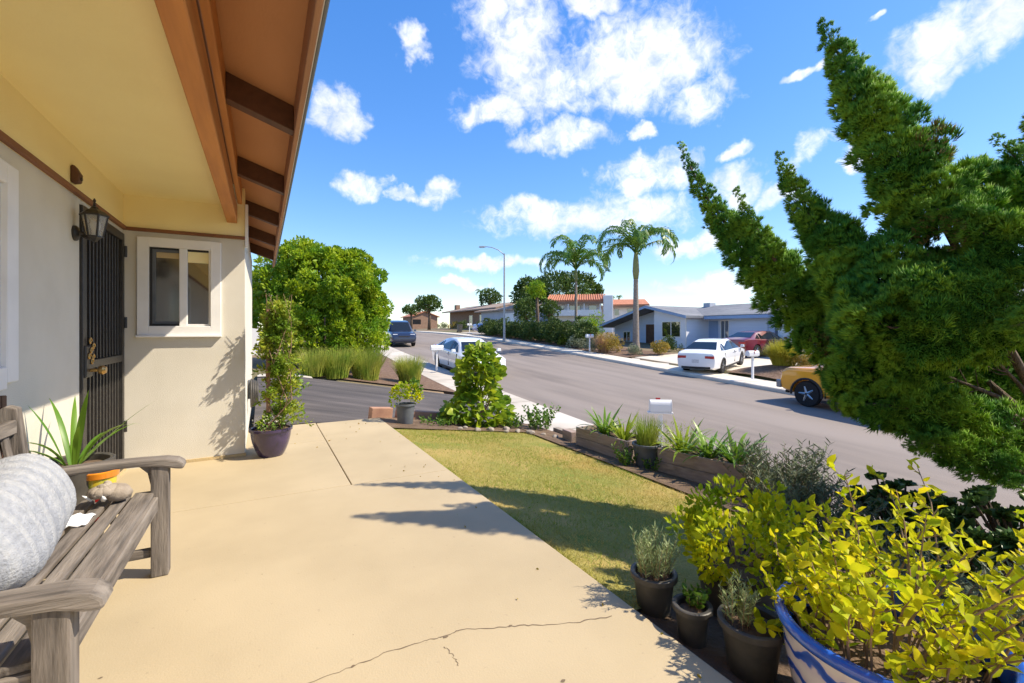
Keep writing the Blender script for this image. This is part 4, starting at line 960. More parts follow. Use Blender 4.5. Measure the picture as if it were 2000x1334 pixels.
# ------------------------------------------------------------------ the twisted juniper
base = W(2130, 1050, 2.75); bz = Hs(base.x, base.y)
jt = thing('juniper_tree', 'large twisted green juniper leaning in from the right edge', 'tree', (base.x, base.y, bz))
PL = [  # spines: (px, py, depth, radius in photo pixels), tip first
 [(1604,38,3.10,7),(1626,85,3.10,24),(1660,150,3.08,38),(1700,220,3.05,55),(1745,300,3.0,70),(1800,380,2.97,86),(1850,450,2.95,92)],
 [(1329,280,3.75,6),(1350,330,3.75,16),(1386,395,3.73,25),(1428,450,3.70,36),(1488,515,3.65,50),(1565,580,3.56,66),(1660,650,3.42,90),(1740,720,3.3,90)],
 [(1437,366,3.6,6),(1458,410,3.58,16),(1485,460,3.52,26),(1515,510,3.45,30)],
 [(1522,303,3.3,6),(1543,350,3.3,22),(1575,410,3.28,34),(1615,465,3.25,46),(1670,520,3.2,62),(1740,580,3.1,90)],
 [(1732,385,3.2,4),(1758,400,3.2,14),(1785,450,3.15,24),(1815,520,3.1,40),(1850,590,3.0,70)],
 [(1942,270,2.9,6),(1968,288,2.9,16),(2000,330,2.9,34),(2050,390,2.85,50)],
 [(1800,390,2.75,6),(1850,420,2.75,26),(1920,455,2.7,50),(2010,500,2.7,90)],
 [(1900,330,3.1,30),(1940,400,3.0,70),(2010,440,2.9,100)],
 [(1665,610,3.05,52),(1740,640,3.0,96),(1800,640,3.05,110),(1900,600,3.0,110),(2010,580,2.9,110)],
 [(1606,722,3.1,18),(1645,735,3.1,42),(1710,745,3.1,70),(1790,745,3.3,96),(1900,720,3.5,110),(2010,720,3.5,120)],
 [(1630,790,3.0,14),(1660,790,3.0,28),(1710,790,3.0,44),(1790,800,3.1,60),(1870,830,3.1,60),(1960,860,3.0,66)],
 [(1775,868,2.9,12),(1815,865,2.9,30),(1870,880,2.9,40),(1940,905,2.85,40),(2020,930,2.8,36)],
 [(1585,470,3.2,14),(1610,515,3.18,32),(1655,575,3.12,50)],
 [(1955,640,2.5,8),(1985,635,2.5,26),(2040,620,2.5,40)],
 [(1960,940,2.7,14),(2020,945,2.7,22)],
 [(2012,225,2.5,14),(2062,300,2.45,40),(2130,400,2.4,50),(2200,520,2.4,60),(2150,680,2.5,70)],
 [(2330,100,2.0,10),(2360,200,2.0,60),(2400,320,2.05,110),(2390,470,2.15,140),(2300,620,2.3,140)],
 [(2170,120,2.25,10),(2200,210,2.25,32),(2240,320,2.25,50),(2270,450,2.3,60)],
 [(1830,790,3.6,60),(1920,800,3.6,120),(2030,800,3.6,140)],
]
P = []; D = []; Sc = []; br = MB()
hub = W(2060, 840, 2.85)
for si, sp in enumerate(PL):
    sp = [(a, b, d*(1-.10*min(1, max(0, (a-1620)/120))*min(1, max(0, (b-500)/120))) if d < 3.25 else d, r) for a, b, d, r in sp]
    pts = [W(a, b, d) for a, b, d, r in sp]; rad = [max(.010, (r*.92-7)*d/FPX) for a, b, d, r in sp]
    seg = [(pts[i+1]-pts[i]).length for i in range(len(pts)-1)]
    # limb inside the plume, on to the hub
    lp = [pts[0].lerp(pts[1], .6)]+pts[1:]+[pts[-1].lerp(hub, .5)+Vector((0, 0, -.03)), hub]
    lp = lp if si in (0, 1) else lp[:-2]
    br.tube(lp, [.003+.0032*i for i in range(len(lp))], 7)
    for i in range(len(seg)):
        area = seg[i]*(rad[i]+rad[i+1])*3.2
        nc = max(5, int(area*640)+int(seg[i]*60))
        for _ in range(nc):
            t = random.random(); c = pts[i].lerp(pts[i+1], t); r = rad[i]+(rad[i+1]-rad[i])*t
            ax = (pts[i]-pts[i+1]).normalized()
            u = Vector(unit(1)[0]); u = (u-ax*u.dot(ax)).normalized()
            ang_ = math.atan2(u.z, u.dot(Vector((cs, -sn, 0)))); rg = r*(1+.18*math.sin(3*ang_+t*2+si)+.15*math.sin(5*ang_-7*t*seg[i]/.2+si*2)+.15*math.sin(23*(t+i)*seg[i]+ang_))
            cl_ = c+u*rg*(random.uniform(.5, .95) if random.random() < .8 else random.uniform(.1, .55))+ax*random.uniform(-.02, .02)
            cd = (u*.75+ax*.75+Vector((0, 0, .25))).normalized()
            cr = min(.046, .014+r*.25)*random.uniform(.7, 1.25)
            for _k in range(9):
                v = Vector(unit(1)[0]); v = (v+cd*.8).normalized()
                P.append(tuple(cl_+v*cr*.75)); D.append(tuple((v*.55+cd*1.1))); Sc.append(cr*random.uniform(.7, 1.5))
print('juniper tufts', len(P)); P = np.array(P); D = np.array(D); Sc = np.array(Sc); dead = (np.sin(P[:, 0]*9)+np.sin(P[:, 1]*11+1)+np.sin(P[:, 2]*10+2) > 1.9) & (RNG.uniform(0, 1, len(P)) < .38)
scatter('crown', tuft_t(10, .42, .045), P[~dead], D[~dead], Sc[~dead], 'juniper', jt); scatter('dead_sprays', tuft_t(7, .5, .04), P[dead], D[dead], Sc[dead], 'dead_spray', jt)
trunk = [Vector((base.x+.1, base.y-.05, bz-.1)), Vector((base.x+.02, base.y+.03, bz+.4)), hub+Vector((.12, -.02, -.25)), hub, W(1990, 800, 2.9), W(1930, 745, 3.0)]
br.tube(trunk, [.10, .085, .07, .048, .028, .016], 12)
for (a, b, d, r) in ((1850,735,2.95,.013), (1880,795,2.8,.012), (1930,690,2.9,.012)):
    e = W(a, b, d); mid = hub.lerp(e, .55)+Vector((0, 0, .03)); br.tube([hub, mid, e, e+(e-hub)*.25], [r*1.5, r, r*.55, r*.2], 7)
    for k in range(9):
        q = mid.lerp(e, random.uniform(0, 1.1)); v = Vector(unit(1)[0])*.5+(e-hub).normalized()*.6; br.tube([q, q+v*.1, q+v*.2+Vector((0, 0, .03))], [.004, .003, .0015], 4)
br.build('trunk', 'bark', jt, smooth=True)

# dry leaves blown along the patio edge
n = 46; lx_ = np.concatenate([RNG.uniform(1.0, 1.47, 26), RNG.uniform(-.1, 1.4, 20)]); ly_ = np.concatenate([RNG.uniform(.9, 6.6, 26), RNG.uniform(5.2, 6.7, 20)])
li = scatter('leaf_litter', T_OVAL, np.stack([lx_, ly_, np.full(n, .004)], 1), np.stack([RNG.normal(size=n), RNG.normal(size=n), np.full(n, .08)], 1), RNG.uniform(.012, .03, n), 'orange_bush', None, roll=np.stack([RNG.normal(size=n), RNG.normal(size=n), np.full(n, .1)], 1))
tag(li, 'few dry brown leaves lying along the patio edge', 'leaf litter', kind='stuff')

# ================================================================== NEAR SIDE OF THE STREET
def gpt(px, py):
    """where the sight line through px,py meets the land"""
    d = 1.5
    while d < 200:
        p = W(px, py, d)
        xn, xf = float(Xn(p.y)), float(Xf(p.y))
        z = Hs(p.x, p.y)
        if xn-SW < p.x < xn or xf < p.x < xf+SW: z = float(Zr(p.y))+.15
        if p.z <= z: return p.x, p.y, z
        d *= 1.002
    return p.x, p.y, z
def bush(name, label, c, rad, n, ls, mat, lobes=24, lobe=.3, tm=T_LEAF, cat='bush', group=None, up=.2, trunk=None, cz=None):
    c = Vector(c); p = thing(name, label, cat, c, 0, group); cc_ = c+Vector((0, 0, cz if cz is not None else rad[2]*.9))
    P, D = lobed(cc_, rad, lobes, lobe*min(rad), n, up=up)
    keep = P[:, 2] > c.z+.02
    scatter('crown', tm, P[keep], D[keep], ls*RNG.uniform(.6, 1.2, keep.sum()), mat, p)
    core('inner_foliage', cc_, (rad[0]*.72, rad[1]*.72, rad[2]*.74), mat, p, seed=int(c.x*10))
    if trunk: MB().tube([c-Vector((0, 0, .1)), c+Vector((.05, 0, cc_.z-c.z))*.5, cc_], [trunk, trunk*.8, trunk*.6], 8).build('trunk', 'bark', p, smooth=True)
    return p
def clump(name, label, c, n, h, rad, spread, w, mat, cat='grass clump', group=None, **k):
    p = thing(name, label, cat, c, 0, group); V, F = blades(n, c, rad, h, spread, w, **k); mesh_np('blades', V, F, mat, p); return p
# big clipped hedge past the driveway
hc = W(640, 600, 14.4); hz = Hs(hc.x, hc.y)
p = thing('hedge_tree', 'big rounded bright green hedge past the driveway', 'hedge', (hc.x, hc.y, hz))
Ps = []; Ds = []
for (cx, cy, cz_, rr, n_) in ((0, 0, 2.25, (1.8, 1.8, 1.75), 19000), (.85, .35, 1.45, (1.2, 1.2, 1.55), 6500), (.1, -.5, 1.0, (1.6, 1.0, 1.0), 5000), (-1.2, .6, 2.2, (1.3, 1.3, 1.6), 4500), (.15, .1, 3.15, (1.1, 1.1, .6), 4000), (-.75, .1, 3.5, (.55, .55, .45), 1600)):
    P, D = lobed((hc.x+cx, hc.y+cy, hz+cz_), rr, 150, .18, int(n_*1.3), up=.25); Ps.append(P); Ds.append(D)
    core('inner_foliage', (hc.x+cx, hc.y+cy, hz+cz_), tuple(.85*q for q in rr), 'hedge', p, seed=n_)
Ps = np.concatenate(Ps); Ds = np.concatenate(Ds); k = Ps[:, 2] > hz+.06
scatter('crown', T_LEAF, Ps[k], Ds[k], RNG.uniform(.07, .135, k.sum()), 'hedge', p)
st = MB()
for k in range(22):
    a = random.uniform(0, 6.283); r = 1.5*math.sqrt(random.random()); st.tube([(hc.x+r*math.cos(a)*.8, hc.y+r*math.sin(a)*.8, hz-.05), (hc.x+r*math.cos(a), hc.y+r*math.sin(a), hz+1.6)], [.035, .02], 6)
st.build('stems', 'bark', p)
GG = 'ornamental grasses past the driveway'
for lab, px, py, n_, h, rr, sp, w in (('tall arching ornamental grass in front of the hedge, right of centre', 715, 742, 1000, 1.1, .34, .5, .016), ('tall ornamental grass in front of the hedge, at its middle', 655, 738, 800, .95, .32, .5, .016),
        ('rounded pale ornamental grass nearest the white mailbox', 800, 750, 1300, 1.0, .3, .42, .014), ('ornamental grass in front of the hedge, nearest the house', 610, 735, 500, .85, .25, .5, .016)):
    x, y, z = gpt(px, py); clump('ornamental_grass', lab, (x, y, z), n_, h, rr, sp, w, 'orn_grass', group=GG)
# mailboxes
def mailbox(label, c, rz=0, h=1.12, size=1.0):
    c = Vector(c); p = thing('mailbox', label, 'mailbox', c, rz, 'white mailboxes on posts')
    MB().box((0, 0, h/2-.03), (.075, .075, h-.26+.06), None).build('post', 'white_paint', p, local=True, bevel=.006)
    MB().box((0, 0, h-.255), (.14, .42, .03)).build('bracket', 'white_paint', p, local=True, bevel=.004)
    w, l, zb = .10*size, .25*size, h-.235
    prof = [(-w, zb), (w, zb), (w, zb+.11)]+[(w*math.cos(t), zb+.11+.095*math.sin(t)) for t in np.linspace(.25, 2.9, 8)]+[(-w, zb+.11)]
    MB().prism([(x, -l, z) for x, z in prof], (0, 2*l, 0)).build('box', 'white_paint', p, local=True, bevel=.004)
    MB().prism([(x*1.04, -l-.012, zb+(z-zb)*1.02) for x, z in prof], (0, .011, 0)).build('door', 'white_trim', p, local=True)
    MB().span((w+.002, -.02, zb+.08), (w+.01, .0, zb+.23)).span((w+.002, .0, zb+.19), (w+.01, .06, zb+.23)).build('flag', 'tail_red', p, local=True)
    return p
x, y, z = gpt(853, 727); mailbox('white mailbox on a white post in front of the silver car', (x, y, z), R(85), 1.12)
zz = float(Zr(5.8)); mailbox('white mailbox at the near kerb above the planter boxes', (6.15, 5.78, zz+.15), R(55), 1.03, .72)
x, y, z = gpt(1470, 744); mailbox('white mailbox on a thin post beside the white sedan', (x, y, z), R(-100), 1.22)
x, y, z = gpt(1147, 688); mailbox('white mailbox among the shrubs left of the tall palm', (x+.2, y, z), R(-100), 1.2)
x, y, z = gpt(917, 652); mailbox('white mailbox far up the street near the blue car', (x, y, z), R(-100), 1.25)

# ================================================================== CARS
def car(label, loc, rz, pitch, paint, kind, group='parked cars', roll=0, glass='glass_car', scale=1):
    """local frame: +x forward, +y left, origin on the ground under the middle"""
    K = dict(
     sedan=dict(W=.92, R=.335, wb=(1.42, -1.40), st=[(-2.40,.38,.70,.74,.70,.62),(-2.36,.28,.93,.97,.84,.72),(-2.15,.22,1.00,1.05,.90,.76),(-1.75,.2,1.00,1.09,.92,.74),(-1.05,.2,.96,1.38,.925,.60),(-.45,.2,.95,1.455,.925,.60),(.25,.2,.94,1.45,.925,.60),(.72,.2,.93,1.34,.925,.60),(1.30,.2,.90,.985,.92,.70),(1.75,.2,.84,.91,.91,.72),(2.15,.22,.76,.82,.87,.68),(2.36,.28,.62,.68,.76,.60),(2.42,.34,.50,.54,.62,.5)], glass=(3, 4, 7, 8)),
     suv=dict(W=.94, R=.37, wb=(1.40, -1.38), st=[(-2.32,.42,.8,.9,.80,.70),(-2.28,.32,1.05,1.30,.90,.70),(-2.10,.28,1.08,1.70,.935,.66),(-1.70,.26,1.08,1.80,.94,.66),(-.6,.26,1.06,1.82,.94,.66),(.2,.26,1.05,1.80,.94,.66),(.55,.26,1.05,1.72,.94,.66),(1.12,.26,1.04,1.12,.94,.74),(1.7,.28,1.0,1.07,.93,.74),(2.1,.3,.95,1.0,.90,.72),(2.28,.36,.82,.86,.84,.66),(2.34,.42,.64,.68,.76,.6)], glass=(1, 2, 6, 7)),
     truck=dict(W=.95, R=.40, wb=(1.48, -1.42), st=[(-2.40,.46,.95,1.1,.86,.78),(-2.36,.40,1.15,1.45,.92,.74),(-2.2,.36,1.18,1.80,.945,.72),(-1.70,.34,1.18,1.90,.95,.71),(-.6,.34,1.16,1.92,.95,.71),(.15,.34,1.15,1.90,.95,.71),(.42,.34,1.15,1.82,.95,.71),(.98,.34,1.14,1.24,.95,.80),(1.6,.36,1.12,1.21,.95,.82),(2.12,.38,1.10,1.18,.94,.82),(2.30,.42,1.02,1.10,.92,.80),(2.36,.46,.80,.86,.90,.78)], glass=(1, 2, 6, 7)),
    )[kind]
    p = thing('parked_car', label, 'car', loc, 0, group); p.rotation_euler = (roll, -pitch, rz); p.scale = (scale,)*3
    n = len(K['st']); secs = []
    for (x, zb, zs, zt, hw, ht) in K['st']:
        h = [(0, zb), (hw*.82, zb), (hw*.95, zb+.07), (hw*.99, zb+(zs-zb)*.4), (hw, zb+(zs-zb)*.66), (hw*.97, zs-.03), (hw*.93, zs), (ht+.02, zt-.06 if zt-zs > .2 else zs+(zt-zs)*.6), (ht-.04, zt-.012), (ht*.5, zt), (0, zt+.006)]
        secs.append([(x, -y, z) for y, z in h][::1]+[(x, y, z) for y, z in h[-2:0:-1]])
    k = len(secs[0]); V = [v for s_ in secs for v in s_]; F = []
    for i in range(n-1):
        for j in range(k): F.append((i*k+j, i*k+(j+1) % k, (i+1)*k+(j+1) % k, (i+1)*k+j))
    F.append(tuple(range(k-1, -1, -1))); F.append(tuple((n-1)*k+j for j in range(k)))
    body = mesh_np('body', V, F, paint, p, local=True)
    bm = bmesh.new(); bm.from_mesh(body.data); bmesh.ops.recalc_face_normals(bm, faces=bm.faces); bm.to_mesh(body.data); bm.free()
    cut = MB()
    for wx in K['wb']:
        for sy in (-1, 1): cut.lathe([(K['R']*1.16, -.16), (K['R']*1.16, .2)], (wx, sy*(K['W']-.05), K['R']), 26, axis=(0, sy, 0))
    co = cut.build('cut', 'trim_black', None); co.parent = p
    bmd = body.modifiers.new('b', 'BOOLEAN'); bmd.object = co; bmd.operation = 'DIFFERENCE'; bmd.solver = 'EXACT'
    bpy.context.view_layer.update(); dg = bpy.context.evaluated_depsgraph_get()
    nm = bpy.data.meshes.new_from_object(body.evaluated_get(dg)); body.modifiers.clear(); body.data = nm
    bpy.data.objects.remove(co)
    nm.shade_smooth(); nm.set_sharp_from_angle(angle=R(28))
    # glass
    r0, r1, f0, f1 = K['glass']
    st = K['st']
    def pt(i, j, sgn, off=.008): 
        s_ = secs[i][j]; return Vector((s_[0], s_[1]*(-sgn), s_[2]))
    def quadgrid(nm_, A, B, C, Dd, mat, off, parent=None):
        nn = (B-A).cross(Dd-A).normalized()
        if nn.dot(off) < 0: nn = -nn
        V = [q+nn*.008 for q in (A, B, C, Dd)]; V2 = [q-nn*.004 for q in (A, B, C, Dd)]
        return mesh_np(nm_, V+V2, [(0, 1, 2, 3), (7, 6, 5, 4), (0, 4, 5, 1), (1, 5, 6, 2), (2, 6, 7, 3), (3, 7, 4, 0)], mat, p, local=True)
    def shrink(Q, f):
        c = sum(Q, Vector())/4; return [c+(q-c)*f for q in Q]
    # windscreen and rear window across the car
    for (ia, ib, nm_, off) in ((f1, f0, 'windscreen', Vector((1, 0, 1))), (r0, r1, 'rear_window', Vector((-1, 0, 1)))):
        a, b = st[ia], st[ib]
        Q = [Vector((a[0], -a[5]*1.02, a[3])), Vector((a[0], a[5]*1.02, a[3])), Vector((b[0], b[5]*.93, b[3])), Vector((b[0], -b[5]*.93, b[3]))]
        c = sum(Q, Vector())/4; Q = [c+(q-c)*.95 for q in Q]
        quadgrid(nm_, *Q, glass, off)
    # side windows
    cuts = list(range(r1, f0+1))
    for sgn in (-1, 1):
        off = Vector((0, sgn, .2))
        def side(i): 
            s_ = st[i]; return Vector((s_[0], sgn*(s_[4]*.925), s_[2]+.02)), Vector((s_[0], sgn*(s_[5]+.03), s_[3]-.075))
        mid = (len(cuts))//2
        pairs = [(cuts[0], cuts[mid]), (cuts[mid], cuts[-1])]
        for a, b in pairs:
            A, Dd = side(a); B, C = side(b); Q = shrink([A, B, C, Dd], .94); quadgrid('side_window', *Q, glass, off)
        A, Dd = side(f0); B = Vector((st[f1][0]-.12, sgn*(st[f1][4]*.93), st[f1][2]+.03)); quadgrid('quarter_window', *shrink([A, B, B.lerp(Dd, .12), Dd], .82), glass, off)
        if kind == 'sedan':
            A, Dd = side(r1); B = Vector((st[r0][0]+.22, sgn*(st[r0][4]*.925), st[r0][2]+.03)); quadgrid('quarter_window', *shrink([A, B, B.lerp(Dd, .12), Dd], .80), glass, off)
        MB().box((st[f0][0]+.42, sgn*(K['W']+.09), st[f0][2]+.09), (.12, .18, .12), None, .8).build('mirror', paint, p, local=True, bevel=.02, seg=2)
        MB().span((K['wb'][1]+.45, sgn*(K['W']-.03), .2), (K['wb'][0]-.45, sgn*(K['W']-.012), .27)).build('sill_trim', 'trim_black', p, local=True)
        for xx in (st[cuts[mid]][0], st[f0][0]+.5, st[r1][0]-.1):
            MB().span((xx-.006, sgn*(K['W']-.05), .34), (xx+.006, sgn*(K['W']+.003), st[cuts[mid]][2]-.05)).build('door_seam', 'trim_black', p, local=True)
        for xx in (st[cuts[mid]][0]-.18, st[f0][0]+.5-.85): MB().span((xx-.1, sgn*(K['W']-.02), .80), (xx+.1, sgn*(K['W']+.02), .825)).build('door_handle', 'chrome', p, local=True, bevel=.006)
    xr, xf_ = st[1][0], st[-2][0]; zl = .80 if kind == 'sedan' else .95
    for sgn in (-1, 1):
        MB().box((xr+.03, sgn*.62, zl), (.14, .40, .13 if kind == 'sedan' else .34)).build('tail_light', 'tail_red', p, local=True, bevel=.025, seg=2)
        MB().box((xf_-.16, sgn*.60, .66 if kind == 'sedan' else .86), (.22, .34, .13)).build('headlight', 'lamp_clear', p, local=True, bevel=.03, seg=2)
        for wx in K['wb']:
            r = K['R']; w = MB().lathe([(r*.64, -.1), (r*.93, -.105), (r, -.07), (r, .07), (r*.93, .105), (r*.66, .1)], (wx, sgn*(K['W']-.125), r), 30, axis=(0, sgn, 0)).build('wheel', 'rubber', p, local=True, smooth=True, sharp=35)
            rm = MB().lathe([(r*.65, .085), (r*.62, .1), (r*.56, .06), (r*.2, .05)], (wx, sgn*(K['W']-.125), r), 26, axis=(0, sgn, 0))
            for s_ in range(5):
                a = s_*1.2566; dvec = Vector((math.cos(a), 0, math.sin(a))); c0 = Vector((wx, sgn*(K['W']-.045), r))
                rm.tube([c0+dvec*r*.08, c0+dvec*r*.6], [r*.12, r*.08], 6)
            rm.lathe([(r*.16, .05), (r*.14, .09)], (wx, sgn*(K['W']-.125), r), 14, axis=(0, sgn, 0)).build('rim', 'alloy', w, local=True, smooth=True, sharp=30)
    MB().box((xr-.03, 0, .62 if kind == 'sedan' else .78), (.03, .32, .16)).build('number_plate', 'plate', p, local=True)
    MB().box((xr+.02, 0, .33), (.14, 1.3, .1)).build('rear_bumper_trim', 'trim_black', p, local=True, bevel=.02)
    MB().box((xf_+.0, 0, .52 if kind == 'sedan' else .72), (.10, .8, .16)).build('grille', 'trim_black', p, local=True, bevel=.02)
    MB().box((xf_+.0, 0, .34), (.12, 1.25, .1)).build('front_bumper_trim', 'trim_black', p, local=True, bevel=.02)
    return p
def zroad(x, y): xn, xf = float(Xn(y)), float(Xf(y)); return float(Zr(y))+.05*math.sin(math.pi*min(1, max(0, (x-xn)/(xf-xn))))
pg = math.atan(.0455)
car('silver sedan parked at the near kerb, facing us behind the leafy shrub', (7.80, 18.35, zroad(7.8, 18.4)+.01), R(-92), -pg, 'paint_silver', 'sedan')
car('dark navy SUV parked farther up the near kerb', (8.95, 34.0, zroad(8.95, 34.0)+.01), R(-95), -pg, 'paint_navy', 'suv')
za, zb = Hs(17.9+.9, 15.0), Hs(20.7+.9, 15.0)
car('white sedan parked across the street on the pale driveway, rear towards us', (18.75, 14.3, (float(Zr(14.0))+.15+Hs(20.1, 14.6))/2+.03), R(19), math.atan2(Hs(20.1, 14.6)-float(Zr(14))-.15, 2.7)+.035, 'paint_white', 'sedan', scale=.96)
ye = car('orange-yellow SUV parked at the far kerb, half hidden by the juniper', (14.95, 6.2, zroad(14.95, 6.2)+.012), R(87), pg, 'paint_yellow', 'truck', glass='glass_teal', scale=.95)
for wx in (1.48, -1.42):
    for sg in (-1, 1):
        MB().tube([(wx+.475*math.cos(t), sg*.945, .40+.475*math.sin(t)) for t in np.linspace(-.15, math.pi+.15, 16)], .035, 6).build('wheel_arch', 'trim_black', ye, local=True)
MB().box((2.40, 0, .60), (.16, 1.86, .26)).build('bumper', 'paint_grey', ye, local=True, bevel=.04, seg=2)
MB().span((-1.9, -.62, 1.93), (.1, -.58, 1.99)).span((-1.9, .58, 1.93), (.1, .62, 1.99)).build('roof_rail', 'trim_black', ye, local=True)
car('dark red car on the driveway in front of the garage', (25.9, 16.75, Hs(25.9, 16.75)+.03), R(0), .01, 'paint_maroon', 'sedan')
car('white SUV beside the yellow fountain grass, partly behind the juniper', (24.2, 11.5, Hs(24.2, 11.5)+.03), R(4), .01, 'paint_white', 'suv')
car('blue car on the driveway of the tan-roofed house', (25.0, 50.5, Hs(25, 50.5)+.03), R(0), .01, 'paint_blue', 'sedan')
car('white SUV far up the near kerb behind the navy one', (9.75, 43.5, zroad(9.75, 43.5)+.01), R(-95), -.03, 'paint_white', 'suv')
car('red car far up the street behind the navy SUV', (10.1, 51.0, zroad(10.1, 51)+.01), R(-92), -.03, 'paint_red', 'suv')

# ================================================================== STREET LIGHT, PALMS, TREES ACROSS THE STREET
x, y, z = gpt(985, 667); sl_ = thing('street_light', 'grey street light with a curved arm over the road', 'street light', (x, y, z))
d0 = sn*x+cs*y; top = z+(667-497)/FPX*d0
MB().lathe([(.16, -.05), (.16, .12), (.11, .16), (.10, .5), (.062, top-z)], (x, y, z), 14).build('pole', 'galv', sl_, smooth=True, sharp=40)
ad = Vector((-cs, sn, 0)); b0 = Vector((x, y, top-.12))
MB().tube([b0, b0+ad*.5+Vector((0, 0, .42)), b0+ad*1.1+Vector((0, 0, .66)), b0+ad*1.75+Vector((0, 0, .74))], [.04, .038, .034, .03], 8).build('arm', 'galv', sl_, smooth=True)
e0 = b0+ad*1.7+Vector((0, 0, .72)); q = ad.to_track_quat('X', 'Z').to_matrix()
MB().box(e0+ad*.25, (.62, .24, .11), q, .7).build('lamp_head', 'galv', sl_, bevel=.03, seg=2)
MB().box(e0+ad*.28-Vector((0, 0, .07)), (.36, .17, .05), q).build('lens', 'lamp_clear', sl_, bevel=.01)

def frond_mesh(name, L_, droop, nl, seed, ll=.62, mat='palm'):
    r = random.Random(seed); V = []; F = []; path = []; x = z = 0; ang = r.uniform(.0, .15)
    seg = 18
    for i in range(seg+1):
        path.append(Vector((x, 0, z))); t = i/seg; ang += droop*(.4+1.5*t)/seg; x += math.sin(ang)*L_/seg; z += math.cos(ang)*L_/seg
    mb = MB(); mb.tube(path, [.010*(1-.85*i/seg) for i in range(seg+1)], 5)
    for k in range(nl):
        t = .14+.86*k/nl; f = t*seg; i = min(seg-1, int(f)); p0 = path[i].lerp(path[i+1], f-i); tg = (path[i+1]-path[i]).normalized()
        l = ll*math.sin(math.pi*min(1, .18+.78*t))**.6*r.uniform(.8, 1.1)
        for s_ in (-1, 1):
            dv = (Vector((0, s_, 0))*.8+tg*.65+Vector((0, 0, r.uniform(-.35, .3)))).normalized()
            p1 = p0+dv*l*.5; p2 = p1+(dv*.6+Vector((0, 0, -.8))).normalized()*l*.5
            wv = tg.cross(dv).cross(dv).normalized()*.010
            o = len(mb.v); mb.v += [tuple(p0-wv*.5), tuple(p0+wv*.5), tuple(p1+wv), tuple(p1-wv), tuple(p2)]
            mb.f += [(o, o+1, o+2, o+3), (o+3, o+2, o+4)]
    me = bpy.data.meshes.new(name); me.from_pydata(mb.v, [], mb.f); me.update(); me.materials.append(M[mat]); return me
FR = [frond_mesh('frond', 1, dr, 46, s, ll=.17) for s, dr in enumerate((2.0, 2.5, 2.9, 3.2))]
def palm(label, c, h, r0, r1, nf, fl, shaft=.9, lean=(0, 0), name='palm_tree', az0=0., tilts=None, group='palms across the street'):
    c = Vector(c); p = thing(name, label, 'palm tree', c, 0, group); tp = c+Vector((lean[0], lean[1], h))
    pts = []; rad = []; N_ = 40
    for i in range(N_+1):
        t = i/N_; pts.append(c.lerp(tp, t)+Vector((0, 0, -.05 if i == 0 else 0))); rad.append((r0+(r1-r0)*min(1, t*1.1))*(1+.05*(i % 2))*(1.35-.35*min(1, t*8)))
    MB().tube(pts, rad, 12).build('trunk', 'bark_grey', p, smooth=True)
    MB().tube([tp-Vector((0, 0, shaft*.35)), tp, tp+Vector((0, 0, shaft*.5)), tp+Vector((0, 0, shaft))], [r1*1.05, r1*1.5, r1*1.2, r1*.5], 10).build('crownshaft', 'crownshaft', p, smooth=True)
    b = tp+Vector((0, 0, shaft*.75))-c
    for i in range(nf):
        o = bpy.data.objects.new('frond', FR[i % 4]); COL.objects.link(o); o.parent = p
        a = az0+i*2.39996; ti = (.15+.65*(i/nf))
        o.matrix_local = Matrix.Translation(b) @ Matrix.Rotation(a, 4, 'Z') @ Matrix.Rotation(ti-.15, 4, 'Y') @ Matrix.Scale(fl*random.uniform(.85, 1.1), 4)
    return p
x, y, z = gpt(1242, 686); d0 = sn*x+cs*y; zt = CAMH+(645-530)/FPX*d0
palm('taller feathery palm with thick grey trunk in front of the blue house', (x, y, z), zt-z, .23, .15, 13, 4.5, 1.5, az0=.4)
x, y, z = gpt(1125, 668); x, y = x*1.0, y; d0 = sn*x+cs*y; zt = CAMH+(645-543)/FPX*d0
palm('shorter feathery palm with thin pale trunk above the long hedge', (x, y, z), zt-z, .13, .10, 13, 5.2, .9, az0=1.1)
for lab, px, py, d, h in (('far palm with round head behind the white house, left one', 1195, 582, 75, 1.0), ('far palm with round head behind the white house, right one', 1209, 580, 80, 1.0), ('far dark palm behind the tan roof', 940, 572, 85, 1.9)):
    q = W(px, py, d); zg = Hs(q.x, q.y); palm(lab, (q.x, q.y, zg), q.z-zg-.4, .16, .12, 16, .9*h, .4)
# trees behind
def tree(label, px, py, d, rad, n, ls, mat='dark_tree', trunk=.25, lobes=50, lobe=.34, name='tree', group='trees behind the houses', tm=T_LEAF):
    q = W(px, py, d); zg = Hs(q.x, q.y); p = thing(name, label, 'tree', (q.x, q.y, zg), 0, group)
    P, D = lobed(q, rad, lobes, lobe*min(rad), n, up=.2); scatter('crown', tm, P, D, ls*RNG.uniform(.6, 1.3, n), mat, p)
    core('inner_foliage', q, tuple(.74*r for r in rad), mat, p, seed=int(px))
    mb = MB().tube([(q.x, q.y, zg-.2), (q.x+.1, q.y, (zg+q.z)/2), (q.x, q.y, q.z)], [trunk*1.2, trunk, trunk*.6], 9)
    for k in range(6): mb.tube([(q.x, q.y, q.z-rad[2]*.9), (q.x+rad[0]*.55*math.cos(k*1.05), q.y+rad[1]*.55*math.sin(k*1.05), q.z+rad[2]*.1)], [trunk*.55, trunk*.2], 6)
    mb.build('trunk', 'bark', p, smooth=True); return p
tree('wide umbrella-shaped dark tree behind the red-tiled house', 1090, 574, 66, (6.0, 6.0, 2.5), 11000, .40, lobes=90, lobe=.42)
tree('dark tree with tall crown left of the pale trunk', 1026, 610, 50, (1.1, 1.1, 1.5), 1800, .22)
tree('loose pale-trunked tree standing behind the long hedge', 1048, 568, 43, (.75, .75, .9), 500, .24, mat='hedge', trunk=.17)
